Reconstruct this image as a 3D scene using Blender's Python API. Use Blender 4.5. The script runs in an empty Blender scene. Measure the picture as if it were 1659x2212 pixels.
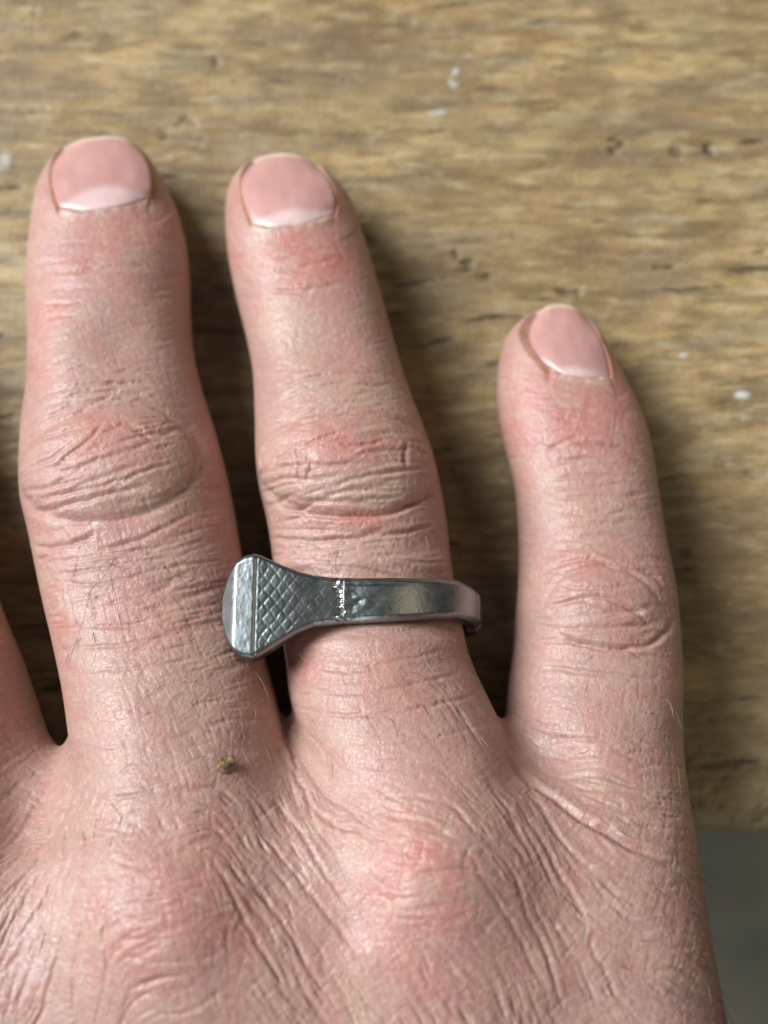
import bpy, math, random
import numpy as np
from mathutils import Vector
from mathutils.bvhtree import BVHTree

random.seed(11)
rng = np.random.default_rng(11)
MM = 0.001
scene = bpy.context.scene
COL = scene.collection

# ------------------------------------------------------------------ camera
CAM_H = 126.0                  # mm above the table
TILT = math.radians(15.0)
HFOV_LONG = math.radians(50.0)
PW, PH = 1659.0, 2212.0        # units in which the hand was measured
TA = math.tan(HFOV_LONG / 2)

cam_data = bpy.data.cameras.new("camera")
cam_data.sensor_fit = 'VERTICAL'
cam_data.sensor_height = 36.0
cam_data.sensor_width = 27.0
cam_data.lens = 18.0 / TA
cam_data.clip_start = 0.005
cam_data.clip_end = 50.0
cam_data.dof.use_dof = True
cam_data.dof.focus_distance = 0.104
cam_data.dof.aperture_fstop = cam_data.lens / 2.15
cam = bpy.data.objects.new("camera", cam_data)
cam.location = (0, 0, CAM_H * MM)
cam.rotation_euler = (TILT, 0, 0)
COL.objects.link(cam)
scene.camera = cam

# ------------------------------------------------------------------ light
world = bpy.data.worlds.new("World")
scene.world = world
world.use_nodes = True
bg = world.node_tree.nodes["Background"]
bg.inputs[0].default_value = (0.86, 0.90, 0.92, 1)
bg.inputs[1].default_value = 0.085


def area(name, loc, size, power, color, target=(0, 0.03, 0.01), sy=None):
    l = bpy.data.lights.new(name, 'AREA')
    l.energy = power
    l.color = color
    l.size = size
    if sy:
        l.shape = 'RECTANGLE'
        l.size_y = sy
    o = bpy.data.objects.new(name, l)
    o.location = loc
    d = Vector(target) - Vector(loc)
    o.rotation_euler = d.to_track_quat('-Z', 'Y').to_euler()
    COL.objects.link(o)
    return o


area("window_light", (-1.26, 0.56, 1.14), 1.1, 58.0, (0.90, 0.96, 1.0), sy=1.0)
area("far_window_light", (-0.25, -1.35, 0.62), 0.9, 4.5, (0.86, 0.94, 1.0), sy=0.5)
area("room_lamp", (0.75, 0.10, 0.95), 0.80, 1.2, (1.0, 0.80, 0.55), sy=0.36)

vs = scene.view_settings
vs.view_transform = 'Standard'
vs.look = 'None'
vs.gamma = 1.0
vs.exposure = 0.22
scene.cycles.max_bounces = 8

# ------------------------------------------------------------------ helpers
ST, CT = math.sin(TILT), math.cos(TILT)


def unproj(u, v, z):
    """measured point (u right, v down) at height z mm -> x, y mm"""
    u = np.asarray(u, float); v = np.asarray(v, float); z = np.asarray(z, float)
    a = (u - PW / 2) / (PH / 2) * TA
    b = -(v - PH / 2) / (PH / 2) * TA
    # ray in camera space (a, b, -1)
    dx = a
    dy = b * CT + ST
    dz = b * ST - CT
    t = (z - CAM_H) / dz
    return dx * t, dy * t


def proj(p):
    x, y, z = p[:, 0], p[:, 1], p[:, 2] - CAM_H
    yc = y * CT + z * ST
    zc = -y * ST + z * CT
    d = -zc
    return PW / 2 + x / d / TA * PH / 2, PH / 2 - yc / d / TA * PH / 2


def mesh_np(name, verts, quads, ngons=None, smooth=True):
    me = bpy.data.meshes.new(name)
    loops = quads.reshape(-1)
    starts = np.arange(len(quads)) * quads.shape[1]
    if ngons:
        extra = np.array([i for g in ngons for i in g], dtype=np.int64)
        lens = np.array([len(g) for g in ngons])
        st2 = len(loops) + np.concatenate([[0], np.cumsum(lens)[:-1]])
        loops = np.concatenate([loops, extra])
        starts = np.concatenate([starts, st2])
    me.vertices.add(len(verts))
    me.vertices.foreach_set("co", (np.asarray(verts) * MM).astype(np.float32).ravel())
    me.loops.add(len(loops))
    me.loops.foreach_set("vertex_index", loops.astype(np.int32))
    me.polygons.add(len(starts))
    me.polygons.foreach_set("loop_start", starts.astype(np.int32))
    me.update(calc_edges=True)
    if smooth:
        me.polygons.foreach_set("use_smooth", np.ones(len(starts), dtype=bool))
    return me


def add_obj(name, me, mat=None, parent=None):
    o = bpy.data.objects.new(name, me)
    if mat:
        me.materials.append(mat)
    COL.objects.link(o)
    if parent:
        o.parent = parent
    return o


def empty(name, loc=(0, 0, 0)):
    o = bpy.data.objects.new(name, None)
    o.empty_display_size = 0.01
    o.location = loc
    COL.objects.link(o)
    return o


def color_attr(me, name, rgb):
    a = me.color_attributes.new(name, 'FLOAT_COLOR', 'POINT')
    c = np.ones((len(rgb), 4), np.float32)
    c[:, :3] = rgb
    a.data.foreach_set("color", c.ravel())


def float_attr(me, name, vals):
    a = me.attributes.new(name, 'FLOAT', 'POINT')
    a.data.foreach_set("value", np.asarray(vals, np.float32))


def upsample(g, shape):
    """smooth (cubic-eased) resize of a random grid"""
    h, w = g.shape
    yy = np.linspace(0, h - 1.001, shape[0]); xx = np.linspace(0, w - 1.001, shape[1])
    y0 = yy.astype(int); x0 = xx.astype(int)
    fy = yy - y0; fx = xx - x0
    fy = (fy * fy * (3 - 2 * fy))[:, None]; fx = (fx * fx * (3 - 2 * fx))[None, :]
    y1 = np.minimum(y0 + 1, h - 1); x1 = np.minimum(x0 + 1, w - 1)
    return ((g[np.ix_(y0, x0)] * (1 - fx) + g[np.ix_(y0, x1)] * fx) * (1 - fy)
            + (g[np.ix_(y1, x0)] * (1 - fx) + g[np.ix_(y1, x1)] * fx) * fy)


def vnoise(shape, cy, cx, octaves=1, gain=0.5):
    out = np.zeros(shape); amp = 1.0
    for k in range(octaves):
        gh = max(2, int(shape[0] / cy) + 2); gw = max(2, int(shape[1] / cx) + 2)
        out += amp * upsample(rng.standard_normal((gh, gw)), shape)
        amp *= gain; cy = max(cy / 2, 1.0); cx = max(cx / 2, 1.0)
    return out


def blur(a, s):
    r = int(3 * s) + 1
    k = np.exp(-0.5 * (np.arange(-r, r + 1) / s) ** 2); k /= k.sum()
    p = np.pad(a, ((r, r), (0, 0)), mode='edge')
    out = sum(k[i] * p[i:i + a.shape[0]] for i in range(2 * r + 1))
    p = np.pad(out, ((0, 0), (r, r)), mode='edge')
    return sum(k[i] * p[:, i:i + a.shape[1]] for i in range(2 * r + 1))


def sample(img, fx, fy):
    h, w = img.shape[:2]
    fx = np.clip(fx, 0, w - 1.001); fy = np.clip(fy, 0, h - 1.001)
    x0 = fx.astype(int); y0 = fy.astype(int)
    ax = fx - x0; ay = fy - y0
    if img.ndim == 3:
        ax = ax[..., None]; ay = ay[..., None]
    return (img[y0, x0] * (1 - ax) + img[y0, x0 + 1] * ax) * (1 - ay) + (img[y0 + 1, x0] * (1 - ax) + img[y0 + 1, x0 + 1] * ax) * ay


def spline(pts, step=4.0):
    """Catmull-Rom through 2-D points, evenly stepped"""
    p = np.array(pts, float)
    if len(p) == 2:
        n = max(2, int(np.hypot(*(p[1] - p[0])) / step))
        return p[0] + (p[1] - p[0]) * np.linspace(0, 1, n)[:, None]
    q = np.vstack([2 * p[0] - p[1], p, 2 * p[-1] - p[-2]])
    out = []
    for i in range(1, len(q) - 2):
        n = max(2, int(np.hypot(*(q[i + 1] - q[i])[:2]) / step))
        t = np.linspace(0, 1, n, endpoint=False)[:, None]
        a, b, c, d = q[i - 1], q[i], q[i + 1], q[i + 2]
        out.append(0.5 * (2 * b + (c - a) * t + (2 * a - 5 * b + 4 * c - d) * t ** 2 + (3 * b - a - 3 * c + d) * t ** 3))
    out.append(p[-1:])
    return np.vstack(out)


class NT:
    """tiny node-tree writer"""
    def __init__(self, name):
        self.m = bpy.data.materials.new(name)
        self.m.use_nodes = True
        self.t = self.m.node_tree
        self.b = self.t.nodes["Principled BSDF"]

    def n(self, kind, **kw):
        nd = self.t.nodes.new(kind)
        for k, v in kw.items():
            if hasattr(nd, k):
                setattr(nd, k, v)
            else:
                nd.inputs[k.replace('_', ' ')].default_value = v
        return nd

    def l(self, a, b):
        self.t.links.new(a, b)

    def mix(self, fac, a, b, blend='MIX'):
        nd = self.t.nodes.new('ShaderNodeMix')
        nd.data_type = 'RGBA'; nd.blend_type = blend
        for s, val in ((nd.inputs[0], fac), (nd.inputs[6], a), (nd.inputs[7], b)):
            if isinstance(val, (int, float)):
                s.default_value = val
            elif isinstance(val, tuple):
                s.default_value = (*val, 1)
            else:
                self.l(val, s)
        return nd.outputs[2]

    def ramp(self, src, stops):
        nd = self.t.nodes.new('ShaderNodeValToRGB')
        e = nd.color_ramp.elements
        while len(e) < len(stops):
            e.new(0.5)
        for el, (p, c) in zip(e, stops):
            el.position = p
            el.color = (c, c, c, 1) if isinstance(c, (int, float)) else (*c, 1)
        self.l(src, nd.inputs[0])
        return nd.outputs[0]

    def math(self, op, a, b=None):
        nd = self.t.nodes.new('ShaderNodeMath'); nd.operation = op
        for s, val in ((nd.inputs[0], a), (nd.inputs[1], b)):
            if val is None:
                continue
            if isinstance(val, (int, float)):
                s.default_value = val
            else:
                self.l(val, s)
        return nd.outputs[0]

    def obj_coord(self, scale=(1, 1, 1), rot=(0, 0, 0)):
        tc = self.t.nodes.new('ShaderNodeTexCoord')
        mp = self.t.nodes.new('ShaderNodeMapping')
        mp.inputs['Scale'].default_value = scale
        mp.inputs['Rotation'].default_value = rot
        self.l(tc.outputs['Object'], mp.inputs[0])
        return mp.outputs[0]

    def noise(self, vec, scale, detail=3, rough=0.5):
        nd = self.t.nodes.new('ShaderNodeTexNoise')
        nd.inputs['Scale'].default_value = scale
        nd.inputs['Detail'].default_value = detail
        nd.inputs['Roughness'].default_value = rough
        self.l(vec, nd.inputs['Vector'])
        return nd.outputs['Fac']

    def bump(self, h, strength, dist, prev=None):
        nd = self.t.nodes.new('ShaderNodeBump')
        nd.inputs['Strength'].default_value = strength
        nd.inputs['Distance'].default_value = dist
        self.l(h, nd.inputs['Height'])
        if prev is not None:
            self.l(prev, nd.inputs['Normal'])
        return nd.outputs[0]


# ================================================================== floor and table
def grid_mesh(name, xs, ys, z):
    X, Y = np.meshgrid(xs, ys)
    v = np.stack([X.ravel(), Y.ravel(), z.ravel()], 1)
    nx, ny = len(xs), len(ys)
    i = (np.arange(ny - 1)[:, None] * nx + np.arange(nx - 1)[None, :]).ravel()
    q = np.stack([i, i + 1, i + 1 + nx, i + nx], 1)
    return v, q


fm = NT("floor_concrete")
fv = fm.obj_coord()
fm.l(fm.mix(fm.ramp(fm.noise(fv, 11, 5), [(0.38, 0.0), (0.62, 1.0)]), (0.115, 0.118, 0.085), (0.205, 0.18, 0.125)), fm.b.inputs['Base Color'])
fm.b.inputs['Roughness'].default_value = 0.8
fv_, fq_ = grid_mesh("floor", np.linspace(-3000, 3000, 25), np.linspace(-3000, 3000, 25), np.full((25, 25), -745.0))
floor = add_obj("floor", mesh_np("floor", fv_, fq_), fm.m)
floor["kind"] = "structure"

# tabletop: one thick worn board, its top a relief, its front edge rounded by wear
EDGE_Y = float(unproj(1560, 1782, 0)[1])
dense_x = np.arange(-62, 62.01, 0.27)
dense_y = np.arange(EDGE_Y + 0.15, 112, 0.27)
xs = np.concatenate([np.linspace(-420, -66, 30), dense_x, np.linspace(66, 420, 30)])
ys = np.concatenate([dense_y, np.linspace(116, 520, 36)])
NX, NY = len(xs), len(ys)
X, Y = np.meshgrid(xs, ys)
dsh = (len(dense_y), len(dense_x))
grain = vnoise(dsh, 3.2, 70, 3, 0.55)
long_dash = vnoise(dsh, 2.2, 26, 2, 0.6)
broad = vnoise(dsh, 60, 90, 3, 0.5)
# slightly wavy, gently sloping grain: shift rows by a warp
wy = vnoise(dsh, 90, 120, 2, 0.5) * 7 + np.arange(dsh[1])[None, :] * -0.055
yy, xx = np.mgrid[0:dsh[0], 0:dsh[1]]
wr = lambda a: sample(a, xx.astype(float), np.mod(yy + wy + 400, dsh[0] - 1.5))
grain, long_dash = wr(grain), wr(long_dash)
pits = np.clip(long_dash - 1.55, 0, 1.2)
tex_z = 0.055 * grain + 0.10 * broad - 0.34 * pits + 0.02 * rng.standard_normal(dsh)
# ragged fibre near the front edge
Yd, Xd = np.meshgrid(dense_y, dense_x, indexing='ij')
ed = Yd - EDGE_Y
near = np.clip(1 - ed / 17.0, 0, 1)
rag = vnoise(dsh, 3, 7, 3, 0.6)
tex_z += near * (0.20 * rag - 0.16 * np.clip(vnoise(dsh, 5, 4, 2), 0, 2))
edge_off = vnoise((1, dsh[1]), 1, 16, 3, 0.6)[0] * 0.45
tex_z -= np.clip(1 - (ed + edge_off[None, :]) / 2.6, 0, 1) ** 2 * 2.2


def tab_pt(u, v):
    a, b = unproj(u, v, 0)
    return float(a), float(b)


paint = np.zeros(dsh); dark = np.zeros(dsh)
for (u, v, ru, rv, s) in [(978, 168, 17, 24, .9), (945, 245, 20, 8, .4), (1005, 122, 16, 7, .35), (1600, 852, 13, 8, .8), (12, 348, 14, 22, .5), (1475, 768, 12, 6, .5)]:
    a, b = tab_pt(u, v)
    r1 = ru / 16.5; r2 = rv / 14.5
    d = ((Xd - a) / r1) ** 2 + ((Yd - b) / r2) ** 2
    paint = np.maximum(paint, s * np.clip(1.25 - d + 0.55 * vnoise(dsh, 4, 4, 2), 0, 1))
for (u, v, ru, rv, s) in [(465, 132, 10, 11, .75), (1325, 312, 17, 15, 1), (1536, 321, 15, 11, 1), (872, 48, 22, 9, .6), (405, 262, 18, 12, .6), (1460, 330, 16, 12, .5),
                          (1010, 575, 18, 12, 1), (1048, 598, 20, 8, .9), (1225, 632, 26, 8, .9), (985, 555, 8, 14, .7), (1430, 577, 24, 6, 1), (1640, 545, 14, 4, .8), (1605, 592, 10, 8, .8),
                          (375, 298, 60, 8, .6), (330, 282, 30, 6, .4), (80, 240, 90, 5, .35), (1590, 900, 18, 10, .4), (1480, 1190, 18, 9, .8), (1630, 1020, 24, 8, .5), (1500, 1065, 20, 14, .4), (1560, 1000, 22, 9, .4),
                          (75, 30, 5, 45, .4), (1640, 1330, 30, 5, .5), (1560, 1505, 70, 7, .4), (1600, 1550, 50, 6, .35), (1570, 1650, 60, 8, .5)]:
    a, b = tab_pt(u, v)
    r1 = ru / 16.5; r2 = rv / 14.5
    d = ((Xd - a) / r1) ** 2 + ((Yd - b) / r2) ** 2
    k = s * np.clip(1.15 - d + 0.75 * vnoise(dsh, 2.5, 5, 2), 0, 1) * np.exp(-np.maximum(d - 2.2, 0))
    dark = np.maximum(dark, k)
dark *= 0.72
tex_z += 0.05 * paint - 0.55 * dark
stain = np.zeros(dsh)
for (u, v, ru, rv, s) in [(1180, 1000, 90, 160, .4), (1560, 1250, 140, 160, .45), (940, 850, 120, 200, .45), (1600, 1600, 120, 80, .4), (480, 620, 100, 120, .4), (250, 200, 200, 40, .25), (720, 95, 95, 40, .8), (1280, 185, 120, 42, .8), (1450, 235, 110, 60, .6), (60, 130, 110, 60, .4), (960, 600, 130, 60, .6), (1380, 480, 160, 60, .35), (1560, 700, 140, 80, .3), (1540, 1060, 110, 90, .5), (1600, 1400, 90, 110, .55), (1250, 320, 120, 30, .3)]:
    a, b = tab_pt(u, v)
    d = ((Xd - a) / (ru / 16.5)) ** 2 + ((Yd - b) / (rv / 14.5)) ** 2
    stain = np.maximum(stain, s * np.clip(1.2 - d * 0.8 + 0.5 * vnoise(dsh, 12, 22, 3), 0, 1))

Z = np.zeros((NY, NX)); i0 = 30
Z[:dsh[0], i0:i0 + dsh[1]] = tex_z
Z[:dsh[0], :i0] = tex_z[:, :1] * np.linspace(0, 1, i0)[None, :] * 0.5
Z[:dsh[0], i0 + dsh[1]:] = tex_z[:, -1:] * 0.3


def full(a):
    o = np.zeros((NY, NX)); o[:dsh[0], i0:i0 + dsh[1]] = a
    return o.ravel()


tv, tq = grid_mesh("t", xs, ys, Z)
# board body: wrap the outer ring of the top down to the underside
ring_i = np.concatenate([np.arange(NX), NX - 1 + NX * np.arange(1, NY), NX * (NY - 1) + np.arange(NX - 2, -1, -1), NX * np.arange(NY - 2, 0, -1)])
rv1 = tv[ring_i].copy(); rv1[:, 2] = np.minimum(rv1[:, 2], 0) - 1.6
rv1[:NX, 1] -= 0.5 + 0.25 * np.abs(np.random.default_rng(3).standard_normal(NX))
rv2 = tv[ring_i].copy(); rv2[:, 2] = -34.0; rv2[:NX, 1] -= 0.3
n0 = len(tv); m = len(ring_i)
a = np.arange(m); bnx = (a + 1) % m
side1 = np.stack([ring_i[a], n0 + a, n0 + bnx, ring_i[bnx]], 1)
side2 = np.stack([n0 + a, n0 + m + a, n0 + m + bnx, n0 + bnx], 1)
allv = np.vstack([tv, rv1, rv2])
tme = mesh_np("tabletop", allv, np.vstack([tq, side1, side2]), ngons=[list(n0 + m + a)[::-1]])
ext = lambda a_: np.concatenate([full(a_), np.zeros(2 * m)])
float_attr(tme, "paint", ext(paint)); float_attr(tme, "dark", ext(dark)); float_attr(tme, "stain", ext(stain))
float_attr(tme, "pit", ext(np.clip(pits * 1.6, 0, 1))); float_attr(tme, "edge", ext(near))
float_attr(tme, "grain", ext(0.5 + 0.2 * grain))

wm = NT("old_wood")
att = lambda nm: wm.n('ShaderNodeAttribute', attribute_name=nm).outputs['Fac']
wv = wm.obj_coord((90, 300, 60), (0, 0, math.radians(2.5)))
wv2 = wm.obj_coord((130, 900, 200), (0, 0, math.radians(2.5)))
wv3 = wm.obj_coord((30, 55, 60), (0, 0, math.radians(4)))
g1 = wm.noise(wv, 1.0, 5, 0.6)
g2 = wm.noise(wv2, 1.0, 3, 0.6)
g3 = wm.noise(wv3, 1.0, 4, 0.55)
base = wm.mix(wm.ramp(g3, [(0.32, 0.0), (0.68, 1.0)]), (0.335, 0.207, 0.080), (0.50, 0.355, 0.165))
base = wm.mix(wm.ramp(g1, [(0.38, 0.85), (0.54, 0.0)]), base, (0.18, 0.115, 0.055))
base = wm.mix(wm.ramp(g2, [(0.52, 0.0), (0.68, 0.75)]), base, (0.52, 0.42, 0.25))
gn = wm.n('ShaderNodeTexNoise', Scale=140.0, Detail=4.0)
wm.l(wm.obj_coord((0.5, 1.6, 1)), gn.inputs['Vector'])
base = wm.mix(wm.ramp(gn.outputs['Fac'], [(0.48, 0.0), (0.66, 0.6)]), base, (0.235, 0.19, 0.13))
gl = wm.n('ShaderNodeTexNoise', Scale=45.0, Detail=5.0, Roughness=0.6)
wm.l(wm.obj_coord((0.7, 1.3, 1)), gl.inputs['Vector'])
base = wm.mix(wm.ramp(gl.outputs['Fac'], [(0.42, 0.55), (0.6, 0.0)]), base, (0.185, 0.118, 0.058))
gm = wm.n('ShaderNodeTexNoise', Scale=430.0, Detail=4.0, Roughness=0.65)
wm.l(wm.obj_coord((0.55, 1.5, 1)), gm.inputs['Vector'])
base = wm.mix(wm.ramp(gm.outputs['Fac'], [(0.36, 0.5), (0.5, 0.0)]), base, (0.15, 0.10, 0.052))
base = wm.mix(wm.ramp(gm.outputs['Fac'], [(0.54, 0.0), (0.7, 0.45)]), base, (0.52, 0.42, 0.25))
base = wm.mix(att("edge"), base, wm.mix(g1, (0.24, 0.16, 0.075), (0.50, 0.40, 0.23)))
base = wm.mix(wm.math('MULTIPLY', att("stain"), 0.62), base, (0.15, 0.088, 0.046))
base = wm.mix(wm.math('MULTIPLY', att("pit"), 0.8), base, (0.065, 0.05, 0.035))
base = wm.mix(att("dark"), base, (0.06, 0.045, 0.033))
base = wm.mix(att("paint"), base, (0.60, 0.63, 0.60))
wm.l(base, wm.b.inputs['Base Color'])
wm.b.inputs['Roughness'].default_value = 0.55
wm.b.inputs['Specular IOR Level'].default_value = 0.35
wm.l(wm.bump(g2, 0.6, 0.00025, wm.bump(g1, 0.5, 0.0003)), wm.b.inputs['Normal'])

table = empty("table", (0, 0.25, -0.745))
table["label"] = "old worn wooden table with scratched grain under the spread hand"
table["category"] = "table"
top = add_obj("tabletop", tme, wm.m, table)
top.location = (0, -0.25, 0.745)
for (lx, ly) in ((-385, 40), (385, 40), (-385, 485), (385, 485)):
    s0, s1 = 32, 22
    lv = []
    for (z_, s_) in ((709.5, s0), (600, s0), (590, s0 - 3), (2, s1)):
        lv += [(lx - s_, ly - 250 - s_, z_), (lx + s_, ly - 250 - s_, z_), (lx + s_, ly - 250 + s_, z_), (lx - s_, ly - 250 + s_, z_)]
    lq = []
    for k in range(3):
        for j in range(4):
            lq.append((k * 4 + j, (k + 1) * 4 + j, (k + 1) * 4 + (j + 1) % 4, k * 4 + (j + 1) % 4))
    lq += [(0, 1, 2, 3), (15, 14, 13, 12)]
    add_obj("leg", mesh_np("leg", np.array(lv, float), np.array(lq), smooth=False), wm.m, table)

# ================================================================== the hand
# rows: v, left, right, centre height, half thickness (mm)
MIDDLE = [(308, 195, 268, 5.2, 1.2), (322, 154, 306, 5.2, 2.8), (348, 120, 328, 5.4, 4.3), (400, 88, 358, 6.0, 5.6), (450, 76, 383, 6.4, 6.3),
          (520, 68, 402, 6.8, 6.8), (600, 61, 410, 7.2, 7.1), (680, 62, 410, 7.7, 7.4), (760, 66, 416, 8.3, 7.9), (850, 66, 438, 9.0, 8.5),
          (920, 54, 462, 9.6, 9.0), (1000, 50, 484, 10.1, 9.4), (1060, 50, 498, 10.5, 9.5), (1100, 54, 506, 10.7, 9.4), (1140, 66, 512, 10.9, 9.2),
          (1200, 78, 522, 11.2, 9.2), (1300, 99, 543, 12.0, 9.4), (1400, 124, 566, 13.0, 9.8), (1500, 146, 596, 14.3, 10.2), (1600, 160, 618, 15.6, 10.5),
          (1700, 178, 625, 17.0, 10.8), (1830, 192, 610, 18.8, 11.0), (1960, 205, 600, 19.9, 11.0), (2100, 205, 620, 19.6, 10.4), (2300, 220, 700, 18.0, 9.5), (2600, 300, 800, 15, 8), (2900, 400, 800, 13, 5)]
RING = [(343, 580, 635, 5.2, 1.2), (356, 542, 672, 5.2, 2.7), (376, 516, 704, 5.4, 4.0), (405, 496, 738, 5.8, 5.0), (445, 487, 765, 6.3, 6.0),
        (500, 487, 782, 6.7, 6.5), (560, 493, 801, 7.0, 6.8), (650, 511, 827, 7.5, 7.0), (720, 530, 846, 8.0, 7.3), (800, 547, 868, 8.6, 7.9),
        (870, 551, 892, 9.1, 8.5), (930, 552, 916, 9.6, 9.0), (1000, 553, 940, 10.1, 9.4), (1060, 560, 952, 10.4, 9.4), (1110, 574, 962, 10.6, 9.1),
        (1160, 583, 968, 10.8, 8.8), (1230, 592, 975, 11.1, 8.6), (1330, 604, 995, 11.8, 8.7), (1400, 614, 1006, 12.6, 9.0), (1450, 620, 1024, 13.2, 9.4),
        (1500, 622, 1048, 14.0, 9.8), (1560, 640, 1078, 14.9, 10.2), (1650, 670, 1110, 16.3, 10.6), (1760, 710, 1140, 17.9, 10.8), (1900, 745, 1130, 19.0, 10.7), (2060, 760, 1120, 18.6, 10.2), (2300, 760, 1150, 17, 9), (2600, 760, 1150, 14, 8), (2900, 700, 1050, 12, 5)]
PINKY = [(668, 1178, 1226, 4.6, 1.0), (681, 1144, 1256, 4.6, 2.3), (704, 1108, 1279, 4.9, 3.5), (735, 1088, 1302, 5.7, 4.8), (765, 1080, 1318, 5.7, 5.2), (805, 1074, 1340, 5.8, 5.5),
         (850, 1072, 1362, 6.0, 5.8), (890, 1076, 1382, 6.2, 6.0), (960, 1090, 1405, 6.6, 6.2), (1050, 1114, 1417, 7.0, 6.4), (1165, 1121, 1434, 7.7, 7.0),
         (1240, 1121, 1450, 8.2, 7.5), (1300, 1117, 1460, 8.6, 7.7), (1400, 1108, 1467, 9.2, 7.9), (1480, 1098, 1472, 9.9, 8.2), (1560, 1090, 1466, 10.8, 8.6), (1650, 1100, 1448, 11.9, 9.0),
         (1760, 1130, 1432, 12.8, 9.3), (1880, 1160, 1440, 13.8, 9.6), (2000, 1170, 1450, 14.3, 9.6), (2200, 1170, 1480, 14, 9.4), (2500, 1150, 1560, 12.5, 8.5), (2850, 1050, 1450, 11, 6)]
INDEX = [(520, -395, -330, 7.6, 1.6), (540, -440, -290, 7.2, 3.3), (580, -470, -255, 7, 4.8), (650, -480, -215, 7, 6.0), (760, -470, -175, 7.4, 6.8), (900, -440, -130, 8.2, 7.5), (1050, -420, -80, 9.0, 8.4),
         (1200, -410, -38, 10.2, 11.5), (1320, -390, 4, 10.4, 12.2), (1420, -375, 47, 10.4, 12.6), (1530, -350, 84, 10.6, 13), (1620, -330, 112, 11.0, 13), (1740, -300, 130, 13, 12.5), (1900, -270, 120, 16.6, 10.8), (2050, -240, 120, 17.6, 10.6),
         (2300, -120, 300, 16.5, 9.6), (2600, 100, 500, 14, 8), (2900, 300, 700, 12, 5)]
THUMB = [(1500, -1150, -1080, 11, 2), (1530, -1170, -1010, 10, 5), (1620, -1170, -900, 10, 8), (1760, -1100, -780, 10.5, 9), (1900, -1000, -650, 11, 9.5), (2080, -860, -470, 12, 10), (2300, -620, -200, 12.5, 11), (2600, -300, 150, 13, 11), (2900, 0, 500, 13, 9)]
PALM = [(1560, 240, 1360, 12.5, 2.0), (1650, 80, 1390, 13.4, 5.5), (1740, -60, 1402, 14.2, 8.5), (1840, -220, 1416, 14.8, 11.0), (1960, -330, 1446, 15.2, 12.2), (2060, -360, 1466, 15.4, 13.0), (2120, -360, 1484, 15.4, 13.4), (2212, -340, 1502, 15.2, 13.8),
        (2400, -240, 1530, 14.5, 14.5), (2700, -20, 1520, 13, 15.5), (3000, 130, 1350, 11, 16.5), (3400, 170, 1270, 10, 18), (3900, 120, 1300, 10, 20)]


def table_of(rows, smooth=1.0):
    r = np.array(rows, float)
    xl, y = unproj(r[:, 1], r[:, 0], r[:, 3]); xr, _ = unproj(r[:, 2], r[:, 0], r[:, 3])
    o = np.argsort(y)
    y = y[o]; c = ((xl + xr) / 2)[o]; w = ((xr - xl) / 2)[o]; zc = r[o, 3]; h = r[o, 4]
    yy = np.arange(y[0], y[-1] + 1e-6, 0.2)
    k = np.exp(-0.5 * (np.arange(-12, 13) / 5.0) ** 2); k /= k.sum()

    def sm(a):
        a = np.interp(yy, y, a)
        s = np.convolve(np.pad(a, 12, mode='reflect', reflect_type='odd'), k, 'valid')
        keep = np.clip((y[-1] - yy) / 3.0, 0, 1)      # leave the very tip as traced
        return a * (1 - keep) + s * keep
    return yy, sm(c), sm(w), sm(zc), sm(h)


TABS = {k: table_of(v) for k, v in dict(middle=MIDDLE, ring=RING, pinky=PINKY, index=INDEX, thumb=THUMB, palm=PALM).items()}
POW = dict(middle=2.25, ring=2.25, pinky=2.2, index=1.55, thumb=2.2, palm=2.7)


def prim(k, x, y, z):
    """approximate signed distance, y is broadcastable"""
    yy, c, w, zc, h = TABS[k]
    cy = np.clip(y, yy[0], yy[-1])
    C = np.interp(cy, yy, c); W = np.interp(cy, yy, w); ZC = np.interp(cy, yy, zc); H = np.interp(cy, yy, h)
    p = POW[k]
    r = (np.abs((x - C) / W) ** p + np.abs((z - ZC) / H) ** p) ** (1 / p)
    d = (r - 1) * np.minimum(W, H)
    over = np.maximum(y - yy[-1], 0) + np.maximum(yy[0] - y, 0)
    return np.where(over > 0, np.sqrt(np.maximum(d, 0) ** 2 + over ** 2) + np.minimum(d, 0) * 0, d) if np.any(over > 0) else d


def flesh_z(k, u, v):
    """height of the back of a finger at a measured point"""
    yy, c, w, zc, h = TABS[k]
    z = np.full(np.shape(u), 10.0)
    for _ in range(25):
        x, y = unproj(u, v, z)
        C = np.interp(y, yy, c); W = np.interp(y, yy, w); ZC = np.interp(y, yy, zc); H = np.interp(y, yy, h)
        p = POW[k]
        q = np.clip(1 - np.abs((x - C) / W) ** p, 0, 1) ** (1 / p)
        z = z * 0.5 + (ZC + H * q) * 0.5
    return z


G = 0.55
y_web = float(unproj(600, 1500, 14)[1]); y_in = float(unproj(600, 1900, 20)[1])
gx = np.arange(-75, 50, G); gz = np.arange(-14, 36, G)
gy = np.arange(-78, 88, G)
F = np.empty((len(gy), len(gx), len(gz)), np.float32)
XX = gx[:, None]; ZZ = gz[None, :]


def smin(a, b, k):
    h = np.maximum(k - np.abs(a - b), 0) / k
    return np.minimum(a, b) - h * h * k * 0.25


for j, y in enumerate(gy):
    t = np.clip((y_web + 1.5 - y) / (y_web - y_in), 0, 1); t = t * t * (3 - 2 * t)
    kk = 0.5 + 6.5 * t
    d = None
    yv = np.float64(y)
    for k in ("palm", "middle", "ring", "pinky", "index", "thumb"):
        f = prim(k, XX, np.array([[yv]]), ZZ)
        d = f if d is None else smin(d, f, kk if k != "thumb" else 8.0)
    F[j] = d


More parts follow.
